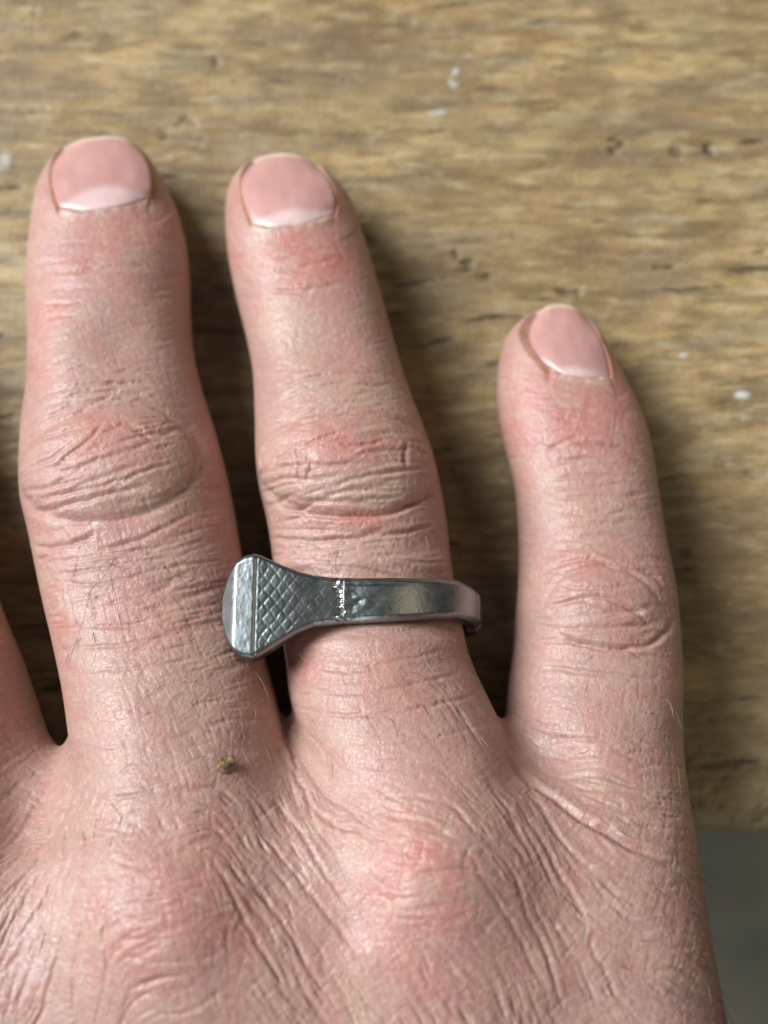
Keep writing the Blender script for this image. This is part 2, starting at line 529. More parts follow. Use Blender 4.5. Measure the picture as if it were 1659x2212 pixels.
def surface_nets(F, ox, oy, oz, g):
    s = F < 0
    ny, nx, nz = F.shape
    cells = np.zeros((ny - 1, nx - 1, nz - 1), np.int8)
    for dy in (0, 1):
        for dx in (0, 1):
            for dz in (0, 1):
                cells += s[dy:ny - 1 + dy, dx:nx - 1 + dx, dz:nz - 1 + dz]
    act = (cells > 0) & (cells < 8)
    idx = np.full(act.shape, -1, np.int64)
    cy, cx, cz = np.nonzero(act)
    idx[cy, cx, cz] = np.arange(len(cy))
    acc = np.zeros((len(cy), 3)); cnt = np.zeros(len(cy))
    corners = [(a, b, c) for a in (0, 1) for b in (0, 1) for c in (0, 1)]
    for A in corners:
        for ax in range(3):
            if A[ax] == 1:
                continue
            B = list(A); B[ax] = 1
            fa = F[cy + A[0], cx + A[1], cz + A[2]].astype(float); fb = F[cy + B[0], cx + B[1], cz + B[2]].astype(float)
            m_ = (fa < 0) != (fb < 0)
            t = np.where(m_, fa / np.where(m_, fa - fb, 1), 0)
            p = np.array(A, float)[None, :].repeat(len(cy), 0)
            p[:, ax] += t
            acc += p * m_[:, None]; cnt += m_
    pos = acc / cnt[:, None] + np.stack([cy, cx, cz], 1)
    V = np.stack([ox + pos[:, 1] * g, oy + pos[:, 0] * g, oz + pos[:, 2] * g], 1)
    Q = []
    # edges along y, x, z
    e = s[:-1, 1:-1, 1:-1] != s[1:, 1:-1, 1:-1]
    a, b, c = np.nonzero(e); fl = s[a, b + 1, c + 1]
    q = np.stack([idx[a, b, c], idx[a, b + 1, c], idx[a, b + 1, c + 1], idx[a, b, c + 1]], 1)
    q[fl] = q[fl][:, ::-1]; Q.append(q[:, ::-1])
    e = s[1:-1, :-1, 1:-1] != s[1:-1, 1:, 1:-1]
    a, b, c = np.nonzero(e); fl = s[a + 1, b, c + 1]
    q = np.stack([idx[a, b, c], idx[a + 1, b, c], idx[a + 1, b, c + 1], idx[a, b, c + 1]], 1)
    q[~fl] = q[~fl][:, ::-1]; Q.append(q[:, ::-1])
    e = s[1:-1, 1:-1, :-1] != s[1:-1, 1:-1, 1:]
    a, b, c = np.nonzero(e); fl = s[a + 1, b + 1, c]
    q = np.stack([idx[a, b, c], idx[a, b + 1, c], idx[a + 1, b + 1, c], idx[a + 1, b, c]], 1)
    q[fl] = q[fl][:, ::-1]; Q.append(q)
    return V, np.vstack(Q)


# close the arm's far end
F[0] = 5.0
F[:, 0] = 5; F[:, -1] = 5; F[:, :, 0] = 5; F[:, :, -1] = 5
V, Q = surface_nets(F, gx[0], gy[0], gz[0], G)


def laplace(V, edges, it, lam=0.5):
    n = len(V)
    deg = np.bincount(edges.ravel(), minlength=n).astype(float)
    for _ in range(it):
        o = np.empty_like(V)
        for c in range(3):
            o[:, c] = np.bincount(edges[:, 0], V[edges[:, 1], c], n) + np.bincount(edges[:, 1], V[edges[:, 0], c], n)
        V = V + lam * (o / deg[:, None] - V)
    return V


def uniq_edges(Q):
    e = np.vstack([Q[:, [0, 1]], Q[:, [1, 2]], Q[:, [2, 3]], Q[:, [3, 0]]])
    e.sort(axis=1)
    key = e[:, 0] * (2 ** 32) + e[:, 1]
    uk, inv = np.unique(key, return_inverse=True)
    return np.stack([uk // 2 ** 32, uk % 2 ** 32], 1), inv.reshape(4, -1).T


E, QE = uniq_edges(Q)
V = laplace(V, E, 4, 0.5)
# consistent outward orientation
fn = np.cross(V[Q[:, 2]] - V[Q[:, 0]], V[Q[:, 3]] - V[Q[:, 1]])
fc = V[Q].mean(1)
if (fc * fn).sum() < 0:
    Q = Q[:, ::-1].copy(); E, QE = uniq_edges(Q)
    fn = -fn
bvh = BVHTree.FromPolygons([tuple(p) for p in V], [tuple(q) for q in Q.tolist()])

# subdivide only the faces that look up and stand in or near the frame
pu, pv = proj(fc)
camv = np.array([0, 0, CAM_H]) - fc
facing = (fn * camv).sum(1) / (np.linalg.norm(fn, axis=1) * np.linalg.norm(camv, axis=1) + 1e-9)
sel = (facing > -0.12) & (pu > -70) & (pu < 1730) & (pv > 250) & (pv < 2290)
N = 4
nv = len(V)
selE = np.zeros(len(E), bool); selE[QE[sel].ravel()] = True
eid = np.full(len(E), -1, np.int64); eid[selE] = np.arange(selE.sum())
tt = np.arange(1, N) / N
Es = E[selE]
ev = V[Es[:, 0]][:, None, :] * (1 - tt)[None, :, None] + V[Es[:, 1]][:, None, :] * tt[None, :, None]
ebase = nv
fbase = nv + len(Es) * (N - 1)
SQ = Q[sel]; SE = QE[sel]
gu, gv_ = np.meshgrid(tt, tt)                         # u along 0->1, v along 0->3
c0, c1, c2, c3 = (V[SQ[:, i]][:, None, None, :] for i in range(4))
fu = gu[None, :, :, None]; fv2 = gv_[None, :, :, None]
inner = c0 * (1 - fu) * (1 - fv2) + c1 * fu * (1 - fv2) + c2 * fu * fv2 + c3 * (1 - fu) * fv2
VV = np.vstack([V, ev.reshape(-1, 3), inner.reshape(-1, 3)])
nf = len(SQ)
Gd = np.empty((nf, N + 1, N + 1), np.int64)
Gd[:, 0, 0] = SQ[:, 0]; Gd[:, 0, N] = SQ[:, 1]; Gd[:, N, N] = SQ[:, 2]; Gd[:, N, 0] = SQ[:, 3]


def edge_ids(col, a, b):
    e = eid[SE[:, col]]
    ids = ebase + e[:, None] * (N - 1) + np.arange(N - 1)[None, :]
    flip = SQ[:, a] > SQ[:, b]
    ids[flip] = ids[flip][:, ::-1]
    return ids


Gd[:, 0, 1:N] = edge_ids(0, 0, 1)
Gd[:, 1:N, N] = edge_ids(1, 1, 2)
Gd[:, N, 1:N] = edge_ids(2, 3, 2)
Gd[:, 1:N, 0] = edge_ids(3, 0, 3)
Gd[:, 1:N, 1:N] = fbase + np.arange(nf * (N - 1) ** 2).reshape(nf, N - 1, N - 1)
FQ = np.stack([Gd[:, :-1, :-1], Gd[:, :-1, 1:], Gd[:, 1:, 1:], Gd[:, 1:, :-1]], -1).reshape(-1, 4)
rest = Q[~sel]; restE = QE[~sel]
touch = selE[restE].any(1)
ngons = []
for q, e in zip(rest[touch], restE[touch]):
    g = []
    for i in range(4):
        a_, b_ = q[i], q[(i + 1) % 4]
        g.append(int(a_))
        if selE[e[i]]:
            ids = ebase + eid[e[i]] * (N - 1) + np.arange(N - 1)
            g += [int(k) for k in (ids if a_ < b_ else ids[::-1])]
    ngons.append(g)
HQ = np.vstack([FQ, rest[~touch]])
HE, _ = uniq_edges(FQ)
# smooth the fine part (its rim is shared and stays put)
rim = np.zeros(len(VV), bool)
for g in ngons:
    rim[g] = True
infine = np.zeros(len(VV), bool); infine[FQ.ravel()] = True
mv = infine & ~rim
deg = np.maximum(np.bincount(HE.ravel(), minlength=len(VV)), 1).astype(float)
for _ in range(10):
    for c in range(3):
        s_ = np.bincount(HE[:, 0], VV[HE[:, 1], c], len(VV)) + np.bincount(HE[:, 1], VV[HE[:, 0], c], len(VV))
        VV[mv, c] += 0.6 * (s_[mv] / deg[mv] - VV[mv, c])


def vnormals(V, Q):
    n = np.cross(V[Q[:, 2]] - V[Q[:, 0]], V[Q[:, 3]] - V[Q[:, 1]])
    o = np.zeros_like(V)
    for c in range(3):
        for k in range(4):
            o[:, c] += np.bincount(Q[:, k], n[:, c], len(V))
    return o / (np.linalg.norm(o, axis=1, keepdims=True) + 1e-12)


VN = vnormals(VV, np.vstack([HQ, rest[touch]]))
PU, PV = proj(VV)
cv = np.array([0, 0, CAM_H]) - VV
cv /= np.linalg.norm(cv, axis=1, keepdims=True)
FACE = (VN * cv).sum(1)
WF = np.clip((FACE - 0.05) / 0.4, 0, 1); WF = WF * WF * (3 - 2 * WF)

# ------------------------------------------------------------------ skin relief, mapped over the back of the hand
R0U, R0V, RS = -140.0, 220.0, 2.0
HS = (int((2350 - R0V) / RS), int((1800 - R0U) / RS))
MV, MU = np.mgrid[0:HS[0], 0:HS[1]].astype(float)
MU = MU * RS + R0U; MV = MV * RS + R0V
HM = np.zeros(HS)               # mm
PINK = np.zeros(HS)


def gauss(u, v, ru, rv, rot=0.0):
    c, s = math.cos(rot), math.sin(rot)
    a = (MU - u) * c + (MV - v) * s; b = -(MU - u) * s + (MV - v) * c
    return np.exp(-(a / ru) ** 2 - (b / rv) ** 2)


# broad forms
for (u, v, ru, rv, s) in [(1185, 1640, 75, 55, -1.3), (30, 1760, 100, 110, -2.2), (235, 735, 120, 60, -.45), (690, 745, 110, 60, -.45), (235, 1000, 140, 80, .55), (255, 1135, 190, 34, .28), (755, 1000, 140, 75, .65), (775, 1130, 170, 26, .3), (1290, 1300, 130, 80, .6),
                          (370, 1985, 170, 150, 1.3), (930, 1920, 150, 170, 1.2), (640, 2010, 100, 260, .9), (1160, 1950, 80, 260, .5), (110, 2020, 80, 220, .3), (1330, 1830, 100, 100, .3),
                          (1240, 900, 120, 70, .25), (230, 560, 130, 60, .2), (660, 590, 130, 60, .2), (680, 720, 70, 60, -.15)]:
    HM += s * gauss(u, v, ru, rv)

rgm = np.clip((MU - 585) / 30, 0, 1) * np.clip((1010 - MU) / 30, 0, 1)
HM += rgm * (0.40 * np.exp(-((MV - 1216) / 22) ** 2) + 0.45 * np.exp(-((MV - 1392) / 26) ** 2) - 0.30 * np.exp(-((MV - 1300) / 50) ** 2))
for (u, v, ru, rv, rot, s, sharp, gv) in [(232, 1005, 178, 108, -.16, 1.0, 8, .36), (750, 1003, 186, 98, .03, .95, 8, .36), (1300, 1312, 118, 72, .05, .48, 5, .08)]:
    c_, s_ = math.cos(rot), math.sin(rot)
    a_ = (MU - u) * c_ + (MV - v) * s_; b_ = -(MU - u) * s_ + (MV - v) * c_
    rr_ = np.sqrt((a_ / ru) ** 2 + (b_ / rv) ** 2)
    HM += s * (1 / (1 + np.exp((rr_ - 1) * sharp)) - gv * np.exp(-((rr_ - 1.12) / 0.085) ** 2))
CR = []


def cr(scale, ox, oy, depth, sig, *lines):
    for ln in lines:
        CR.append((np.array(ln, float) * scale + np.array([ox, oy]), depth, sig))


K4 = (0.6222, 0, 811)
cr(*K4, .42, 6, [(85, 476), (200, 468), (330, 440), (430, 410), (520, 392)], [(115, 590), (180, 600), (280, 575), (335, 545)], [(330, 608), (450, 580), (560, 535), (650, 490)],
   [(940, 415), (975, 455), (1060, 480), (1190, 492), (1330, 485), (1450, 440), (1500, 390)], [(1040, 578), (1200, 570), (1330, 555), (1440, 540), (1505, 515)])
cr(*K4, .24, 5, [(205, 345), (240, 310), (300, 262), (340, 220), (365, 180)], [(230, 365), (350, 310), (450, 275), (560, 240), (610, 228)], [(150, 435), (300, 410), (430, 375), (520, 340), (600, 315)],
   [(470, 448), (560, 425), (660, 385)], [(955, 560), (1000, 572), (1060, 576)], [(960, 590), (1050, 628), (1150, 630), (1250, 605), (1380, 600)], [(1045, 275), (1110, 245), (1170, 225), (1205, 222)],
   [(1050, 225), (1052, 280), (1060, 340), (1062, 400)], [(1060, 352), (1150, 332), (1255, 320)], [(1230, 300), (1300, 280), (1390, 270), (1425, 250)], [(1150, 400), (1220, 375), (1300, 355), (1400, 340), (1465, 330)],
   [(130, 640), (250, 640), (400, 615), (520, 600), (650, 570)], [(170, 692), (300, 680), (450, 650), (610, 632)])
cr(*K4, .25, 5, [(95, 268), (150, 235), (230, 215), (300, 190)], [(120, 180), (250, 108), (400, 85), (520, 100), (625, 165)], [(150, 118), (280, 66), (400, 56), (550, 80), (600, 100)], [(170, 62), (300, 32), (450, 22), (560, 40)],
   [(605, 170), (652, 230), (668, 300), (645, 385)], [(925, 350), (928, 275), (958, 222), (1030, 180)], [(960, 172), (1050, 118), (1180, 97), (1290, 102)], [(1000, 192), (1100, 165), (1250, 145), (1390, 172)],
   [(925, 118), (1050, 50), (1180, 32), (1350, 36)], [(930, 70), (1060, 10), (1200, -10), (1330, -5)], [(1430, 260), (1482, 320), (1494, 385)], [(985, 332), (1040, 322)], [(1085, 290), (1095, 330), (1080, 380)],
   [(1000, 420), (1100, 440), (1250, 440), (1400, 420)], [(110, 330), (200, 300), (280, 250)], [(380, 200), (450, 190), (500, 210)], [(450, 205), (520, 235)], [(105, 400), (200, 395), (300, 370)],
   [(1130, 430), (1250, 400), (1400, 385)], [(1180, 260), (1260, 262), (1340, 240)], [(1400, 240), (1390, 290), (1400, 330)], [(970, 300), (1010, 290), (1045, 300)])
K2 = (0.5, 0, 258)
cr(*K2, .2, 6, [(235, 660), (380, 655), (550, 640), (690, 655)], [(1150, 742), (1300, 740), (1470, 712)], [(1180, 655), (1300, 642), (1450, 600)])
cr(*K2, .10, 5, [(350, 600), (460, 600), (600, 592)], [(220, 620), (300, 612)], [(250, 545), (400, 530), (560, 540)], [(1190, 600), (1350, 570), (1480, 560)], [(225, 1122), (400, 1052), (620, 1040), (760, 1080)], [(220, 1162), (400, 1092), (620, 1080), (760, 1110)],
   [(200, 1080), (330, 1020), (520, 1000)], [(1180, 1120), (1300, 1078), (1500, 1060), (1620, 1080)], [(1190, 1165), (1320, 1120), (1500, 1105)], [(1230, 940), (1240, 980), (1210, 1010)], [(200, 740), (330, 730), (480, 740)], [(190, 800), (350, 790)], [(180, 860), (330, 840)])
K3 = (0.5, 829.5, 590)
cr(*K3, .34, 7, [(770, 745), (900, 745), (1000, 757), (1120, 806)])
cr(*K3, .22, 6, [(700, 832), (850, 804), (1000, 826), (1090, 850)], [(730, 890), (900, 876), (1080, 884)], [(750, 972), (900, 965), (1090, 970)], [(750, 1032), (900, 1040), (1080, 1032)], [(760, 1092), (900, 1082), (1080, 1078)],
   [(780, 1158), (900, 1135), (1050, 1140), (1135, 1168)], [(690, 1295), (800, 1252), (900, 1240), (965, 1262), (1005, 1302)], [(700, 770), (760, 735), (860, 712)], [(740, 930), (900, 922), (1080, 928)], [(720, 1200), (830, 1190), (950, 1185), (1100, 1200)])
cr(1, 0, 0, .27, 6, [(1180, 1335), (1250, 1302), (1330, 1330), (1405, 1312)], [(1160, 1385), (1260, 1392), (1350, 1406), (1445, 1436)], [(1200, 1270), (1290, 1280), (1380, 1268)], [(1170, 1440), (1280, 1452), (1420, 1470)], [(1220, 1360), (1300, 1362), (1420, 1350)], [(1330, 1225), (1390, 1240), (1430, 1262)])
cr(1, 0, 0, .36, 7, [(1175, 1330), (1195, 1275), (1245, 1238), (1315, 1226), (1385, 1258), (1425, 1312)], [(1195, 1368), (1270, 1398), (1350, 1402), (1425, 1378), (1452, 1330)], [(1225, 1310), (1285, 1296), (1350, 1318), (1395, 1345)])
K6 = (0.5, 829.5, 1474.6)
cr(*K6, .95, 9, [(520, 262), (560, 320), (620, 400), (740, 508), (870, 606), (960, 655), (1060, 715), (1160, 752), (1250, 792), (1300, 800)])
cr(*K6, .22, 6, [(680, 290), (850, 300), (1000, 305), (1200, 300)], [(730, 400), (900, 395), (1050, 410), (1200, 440)], [(770, 450), (900, 460), (1050, 475), (1180, 520)], [(1050, 600), (1150, 625), (1295, 645)], [(850, 520), (1000, 545), (1120, 580)], [(660, 240), (800, 235), (1000, 250)])
cr(*K6, .27, 6, [(400, 340), (500, 520), (560, 650), (600, 720), (640, 800)], [(560, 330), (640, 480), (740, 660), (850, 780), (960, 880), (1100, 960), (1250, 990)], [(590, 580), (660, 680), (720, 780), (790, 880), (850, 980), (872, 1050)],
   [(420, 690), (500, 780), (560, 880), (600, 1000), (660, 1100), (700, 1200), (740, 1330), (790, 1450)], [(300, 680), (370, 770), (440, 900), (500, 980), (560, 1080), (620, 1200), (690, 1330), (720, 1450)],
   [(820, 770), (900, 860), (980, 960), (1080, 1030), (1180, 1060), (1310, 1050)], [(920, 1100), (1010, 1140), (1100, 1155), (1250, 1150), (1360, 1140)], [(1000, 1200), (1100, 1245), (1250, 1240), (1380, 1260)],
   [(0, 490), (150, 500), (280, 540), (340, 600), (400, 690)], [(0, 580), (130, 600), (230, 640), (300, 700)], [(820, 1290), (900, 1350), (980, 1400), (1100, 1420)], [(870, 1060), (900, 1160), (960, 1260), (1000, 1380)], [(480, 480), (560, 600), (620, 690), (700, 830), (760, 960)])
cr(*K6, .15, 5, [(290, 1230), (360, 1215), (440, 1230)], [(0, 450), (80, 472), (200, 460), (300, 430)], [(650, 560), (760, 690), (880, 800), (1000, 860)], [(1000, 820), (1100, 860), (1220, 880), (1320, 870)], [(100, 1290), (200, 1340), (300, 1420)], [(0, 1000), (60, 1080), (140, 1150), (260, 1230), (380, 1320), (440, 1400)],
   [(600, 900), (680, 1050), (740, 1180), (800, 1290)], [(1040, 680), (1140, 720), (1290, 760)])
K5 = (0.5, 0, 1474.6)
cr(*K5, .30, 6, [(520, 1105), (600, 1105), (690, 1085), (745, 1062), (860, 1035)], [(500, 1290), (580, 1370), (690, 1420), (800, 1420), (900, 1370), (980, 1300)], [(870, 720), (950, 830), (1010, 950), (1060, 1050), (1130, 1180), (1200, 1280), (1280, 1390)],
   [(1000, 760), (1090, 880), (1180, 1010), (1260, 1120), (1350, 1260), (1440, 1380)], [(1080, 490), (1130, 640), (1200, 760), (1290, 860), (1400, 980), (1500, 1100), (1600, 1240)], [(1210, 330), (1290, 420), (1360, 550), (1450, 620), (1560, 650), (1660, 670)],
   [(1220, 240), (1300, 330), (1370, 440), (1420, 500), (1560, 580)], [(1130, 470), (1220, 560), (1300, 660), (1380, 780), (1450, 880), (1540, 1000)], [(250, 700), (245, 800), (200, 950), (130, 1080), (60, 1200), (-30, 1290)], [(300, 560), (280, 640), (270, 740), (240, 850), (190, 960), (100, 1080), (20, 1170)],
   [(180, 700), (120, 800), (60, 880), (-20, 940)], [(350, 850), (330, 950), (290, 1100), (240, 1250), (180, 1420)], [(400, 900), (380, 1050), (340, 1200), (320, 1450)], [(480, 850), (470, 950), (465, 1100), (480, 1200), (440, 1400)])
cr(*K5, .18, 5, [(630, 792), (740, 750), (860, 722)], [(680, 892), (760, 876), (830, 858)], [(560, 1180), (700, 1202), (830, 1195), (935, 1178)], [(470, 760), (560, 792), (630, 792)], [(430, 850), (520, 840), (585, 835)], [(820, 505), (930, 535), (990, 540)], [(560, 960), (680, 980), (800, 960)],
   [(530, 1010), (640, 1030), (700, 1020)], [(920, 700), (1010, 810), (1090, 950), (1150, 1080), (1240, 1220)], [(1040, 600), (1110, 720), (1200, 850), (1300, 980)], [(220, 640), (180, 740), (90, 860), (0, 990)], [(240, 1000), (190, 1150), (120, 1290), (60, 1400)], [(300, 950), (250, 1120), (200, 1280)], [(140, 820), (70, 930), (-10, 1030)],
   [(560, 420), (660, 460), (760, 440)], [(380, 480), (480, 500), (600, 490)], [(370, 640), (480, 660), (590, 640), (720, 610)], [(780, 640), (860, 620), (960, 640)], [(640, 1300), (760, 1330), (860, 1300)], [(600, 1240), (720, 1270), (840, 1250)])
# creases across the base of the fingers
cr(1, 0, 0, .17, 5, [(100, 1215), (200, 1218), (330, 1195), (480, 1165)], [(105, 1255), (220, 1262), (340, 1232), (500, 1205)], [(120, 1310), (240, 1300), (400, 1270), (520, 1252)], [(135, 1350), (260, 1350), (400, 1318), (500, 1300)], [(150, 1400), (260, 1392), (380, 1372), (500, 1350)], [(160, 1455), (300, 1440), (430, 1420)],
   [(600, 1190), (700, 1180), (820, 1172), (940, 1150)], [(640, 1215), (760, 1208), (900, 1196)], [(640, 1420), (740, 1450), (860, 1430), (980, 1400)], [(640, 1475), (740, 1500), (880, 1480), (1000, 1450)], [(660, 1535), (760, 1545), (900, 1530), (1030, 1500)], [(700, 1600), (820, 1605), (950, 1590), (1060, 1560)], [(750, 1650), (850, 1660), (980, 1640)])
cr(1, 0, 0, .5, 8, [(604, 1500), (612, 1560), (625, 1610), (650, 1665)], [(160, 1650), (150, 1700), (120, 1760), (60, 1830)])

cur = np.zeros(HS); cdepth = np.zeros(HS)
jit = np.random.default_rng(5)
for pts, depth, sig in CR:
    p = spline(pts, 4.0)
    n = len(p)
    j = np.convolve(jit.standard_normal(n + 10), np.ones(5) / 5, 'same')[5:5 + n] * 2.6
    tg = np.gradient(p, axis=0) if n > 2 else np.tile(p[-1] - p[0], (n, 1))
    nn = np.stack([-tg[:, 1], tg[:, 0]], 1) / (np.linalg.norm(tg, axis=1, keepdims=True) + 1e-9)
    p = p + nn * j[:, None]
    s = np.linspace(0, 1, n)
    fade = np.clip(np.minimum(s, 1 - s) / 0.22, 0.0, 1) ** 0.7 * (0.75 + 0.25 * np.sin(np.cumsum(jit.standard_normal(n)) * 0.25))
    R = int(4.2 * sig / RS) + 2
    lo = np.floor((p.min(0) - [R0U, R0V]) / RS).astype(int) - R; hi = np.ceil((p.max(0) - [R0U, R0V]) / RS).astype(int) + R
    lo = np.maximum(lo, 0); hi = np.minimum(hi, [HS[1] - 1, HS[0] - 1])
    if (hi <= lo).any():
        continue
    U = MU[lo[1]:hi[1], lo[0]:hi[0]]; Vv = MV[lo[1]:hi[1], lo[0]:hi[0]]
    best = np.full(U.shape, 1e9); bf = np.zeros(U.shape)
    for k in range(n):
        d2 = (U - p[k, 0]) ** 2 + (Vv - p[k, 1]) ** 2
        m_ = d2 < best
        best[m_] = d2[m_]; bf[m_] = fade[k]
    d = np.sqrt(best)
    prof = (-np.exp(-(d / sig) ** 2) + 0.42 * np.exp(-(d / (2.6 * sig)) ** 2)) * bf * depth * (1.45 - 0.72 * float(np.clip((p[:, 1].mean() - 1500) / 200, 0, 1)))
    HM[lo[1]:hi[1], lo[0]:hi[0]] += prof

# directional fine wrinkles: noise smeared along a direction field
FLOW = [(60, 2000, -.5, 1), (30, 1850, -.6, 1), (150, 1950, -.35, 1), (230, 1800, -.2, 1), (200, 2150, -.3, 1), (330, 1720, 1, -.1), (370, 1850, 1, -.2), (380, 1990, 1, -.15), (370, 2120, 1, -.1),
        (560, 1800, .5, 1), (640, 1700, .35, 1), (620, 2000, .45, 1), (700, 1900, .55, 1), (750, 2100, .5, 1), (850, 1640, 1, -.05), (980, 1600, .5, 1), (800, 1740, .9, .6), (880, 1780, 1, .2), (940, 1950, 1, -.15), (900, 2120, .5, 1),
        (1100, 1750, .45, 1), (1150, 1950, .4, 1), (1250, 1850, .7, 1), (1200, 2150, .35, 1), (1350, 1900, 1, .6), (1400, 2050, 1, .1), (1300, 2150, .6, 1), (1450, 1800, 1, .25), (1480, 2180, 1, .4),
        (250, 1500, 1, -.15), (450, 1450, 1, -.2), (300, 1300, 1, -.2), (250, 1100, 1, -.2), (400, 1000, 1, -.3), (150, 1000, 1, -.3), (230, 800, 1, -.2), (230, 560, 1, -.05), (780, 1450, 1, -.05), (780, 1300, 1, -.05), (760, 1100, 1, .0), (760, 950, 1, -.12), (700, 800, 1, -.12), (660, 600, 1, -.1),
        (1290, 1650, 1, .15), (1300, 1500, 1, .05), (1300, 1300, 1, .05), (1270, 1100, 1, .02), (1250, 900, 1, .15)]
fl = np.array(FLOW)
ang = np.arctan2(fl[:, 3], fl[:, 2])
gs = 8
U8, V8 = MU[::gs, ::gs], MV[::gs, ::gs]
wsum = 0; cx_ = 0; sx_ = 0
for (u, v, _, _), an in zip(FLOW, ang):
    w_ = 1 / ((U8 - u) ** 2 + (V8 - v) ** 2 + 900) ** 1.5
    cx_ = cx_ + w_ * math.cos(2 * an); sx_ = sx_ + w_ * math.sin(2 * an)
A8 = 0.5 * np.arctan2(sx_, cx_)
C2 = upsample(np.cos(2 * A8), HS); S2 = upsample(np.sin(2 * A8), HS)
A = 0.5 * np.arctan2(S2, C2) + 0.13 * vnoise(HS, 40, 40, 2)


def lic(noise, ang, L, step=1.0):
    acc = noise.copy(); wt = 1.0
    dx0, dy0 = np.cos(ang), np.sin(ang)
    gyy, gxx = np.mgrid[0:HS[0], 0:HS[1]].astype(float)
    for sgn in (1, -1):
        x, y = gxx.copy(), gyy.copy()
        px, py = sgn * dx0, sgn * dy0
        for i in range(L):
            x = x + px * step; y = y + py * step
            ix = np.clip(x.astype(int), 0, HS[1] - 1); iy = np.clip(y.astype(int), 0, HS[0] - 1)
            nx_, ny_ = dx0[iy, ix], dy0[iy, ix]
            f = np.sign(nx_ * px + ny_ * py); f[f == 0] = 1
            px, py = nx_ * f, ny_ * f
            g = 0.5 + 0.5 * math.cos(math.pi * (i + 1) / (L + 1))
            acc += g * noise[iy, ix]
            if sgn == 1:
                wt += 2 * g
    return acc


def norm(a):
    return (a - a.mean()) / a.std()


n1 = blur(rng.standard_normal(HS), 2.0); n2 = blur(rng.standard_normal(HS), 1.1); n3 = blur(rng.standard_normal(HS), 1.0)
L0 = norm(lic(blur(rng.standard_normal(HS), 4.5), A, 46, 1.4)); L1 = norm(lic(n1, A, 38, 1.3)); L2 = norm(lic(n2, A, 13, 1.2)); L3 = norm(lic(n3, A + 1.45, 13, 1.2)); L4 = norm(lic(blur(rng.standard_normal(HS), 1.0), A - 0.75, 11, 1.2))
crease_like = lambda a: -np.clip(np.abs(a + 0.9 * 0) * -1 + 0.55, 0, 1)
ridge = lambda a: np.where(a < -0.55, (a + 0.55) * 1.5, 0.0) + 0.22 * np.tanh(a)
palm_m = np.clip((MV - 1560) / 160, 0, 1)
tip_m = np.clip((900 - MV) / 250, 0, 1)
pink_m = np.clip((MU - 1060) / 60, 0, 1) * np.clip((1650 - MV) / 100, 0, 1)
amp0 = 0.024 - 0.008 * palm_m - 0.018 * tip_m
amp1 = 0.058 - 0.004 * palm_m - 0.040 * tip_m - 0.022 * pink_m
jm = np.maximum(np.exp(-((MV - 1120) / 190) ** 2), palm_m)
amp1 = amp1 * (0.5 + 0.5 * jm); amp0 = amp0 * (0.5 + 0.5 * jm)
amp2 = 0.036 + 0.010 * palm_m - 0.018 * tip_m - 0.008 * pink_m
modn = np.clip(0.85 + 0.45 * vnoise(HS, 60, 60, 2), 0.25, 1.7)
prox = np.exp(-((MV - 1420) / 260) ** 2) * (MU < 640)
amp3 = 0.010 + 0.012 * prox + 0.006 * palm_m - 0.004 * tip_m
HM += (amp0 * ridge(L0) + amp1 * ridge(L1) + amp2 * ridge(L2)) * modn + amp3 * (ridge(L3) + 0.35 * ridge(L4))
HM += 0.10 * vnoise(HS, 70, 70, 2) + 0.012 * blur(rng.standard_normal(HS), 1.0) * 2.2

# ------------------------------------------------------------------ nails
NAILS = {
    "middle": dict(L=[(132, 455), (119, 425), (112, 388), (116, 352), (136, 325)], R=[(325, 432), (329, 400), (324, 368), (312, 338), (296, 315)], tip=[(136, 325), (175, 303), (228, 294), (270, 299), (296, 315)], bot=[(132, 455), (190, 459), (262, 450), (325, 432)], ztip=8.3),
    "ring": dict(L=[(546, 490), (531, 450), (522, 412), (526, 380), (548, 352)], R=[(722, 466), (726, 436), (716, 402), (700, 375), (680, 353)], tip=[(548, 352), (578, 336), (612, 331), (652, 337), (680, 353)], bot=[(546, 490), (600, 496), (665, 486), (722, 466)], ztip=8.3),
    "pinky": dict(L=[(1192, 800), (1166, 772), (1146, 738), (1146, 705), (1160, 680)], R=[(1318, 818), (1312, 778), (1298, 738), (1281, 705), (1262, 680)], tip=[(1160, 680), (1182, 662), (1208, 657), (1240, 663), (1262, 680)], bot=[(1192, 800), (1228, 815), (1275, 822), (1318, 818)], ztip=7.0),
}


def curve_at(pts, t):
    p = spline(pts, 2.0)
    d = np.concatenate([[0], np.cumsum(np.hypot(*np.diff(p, axis=0).T))]); d /= d[-1]
    return np.stack([np.interp(t, d, p[:, 0]), np.interp(t, d, p[:, 1])], -1)


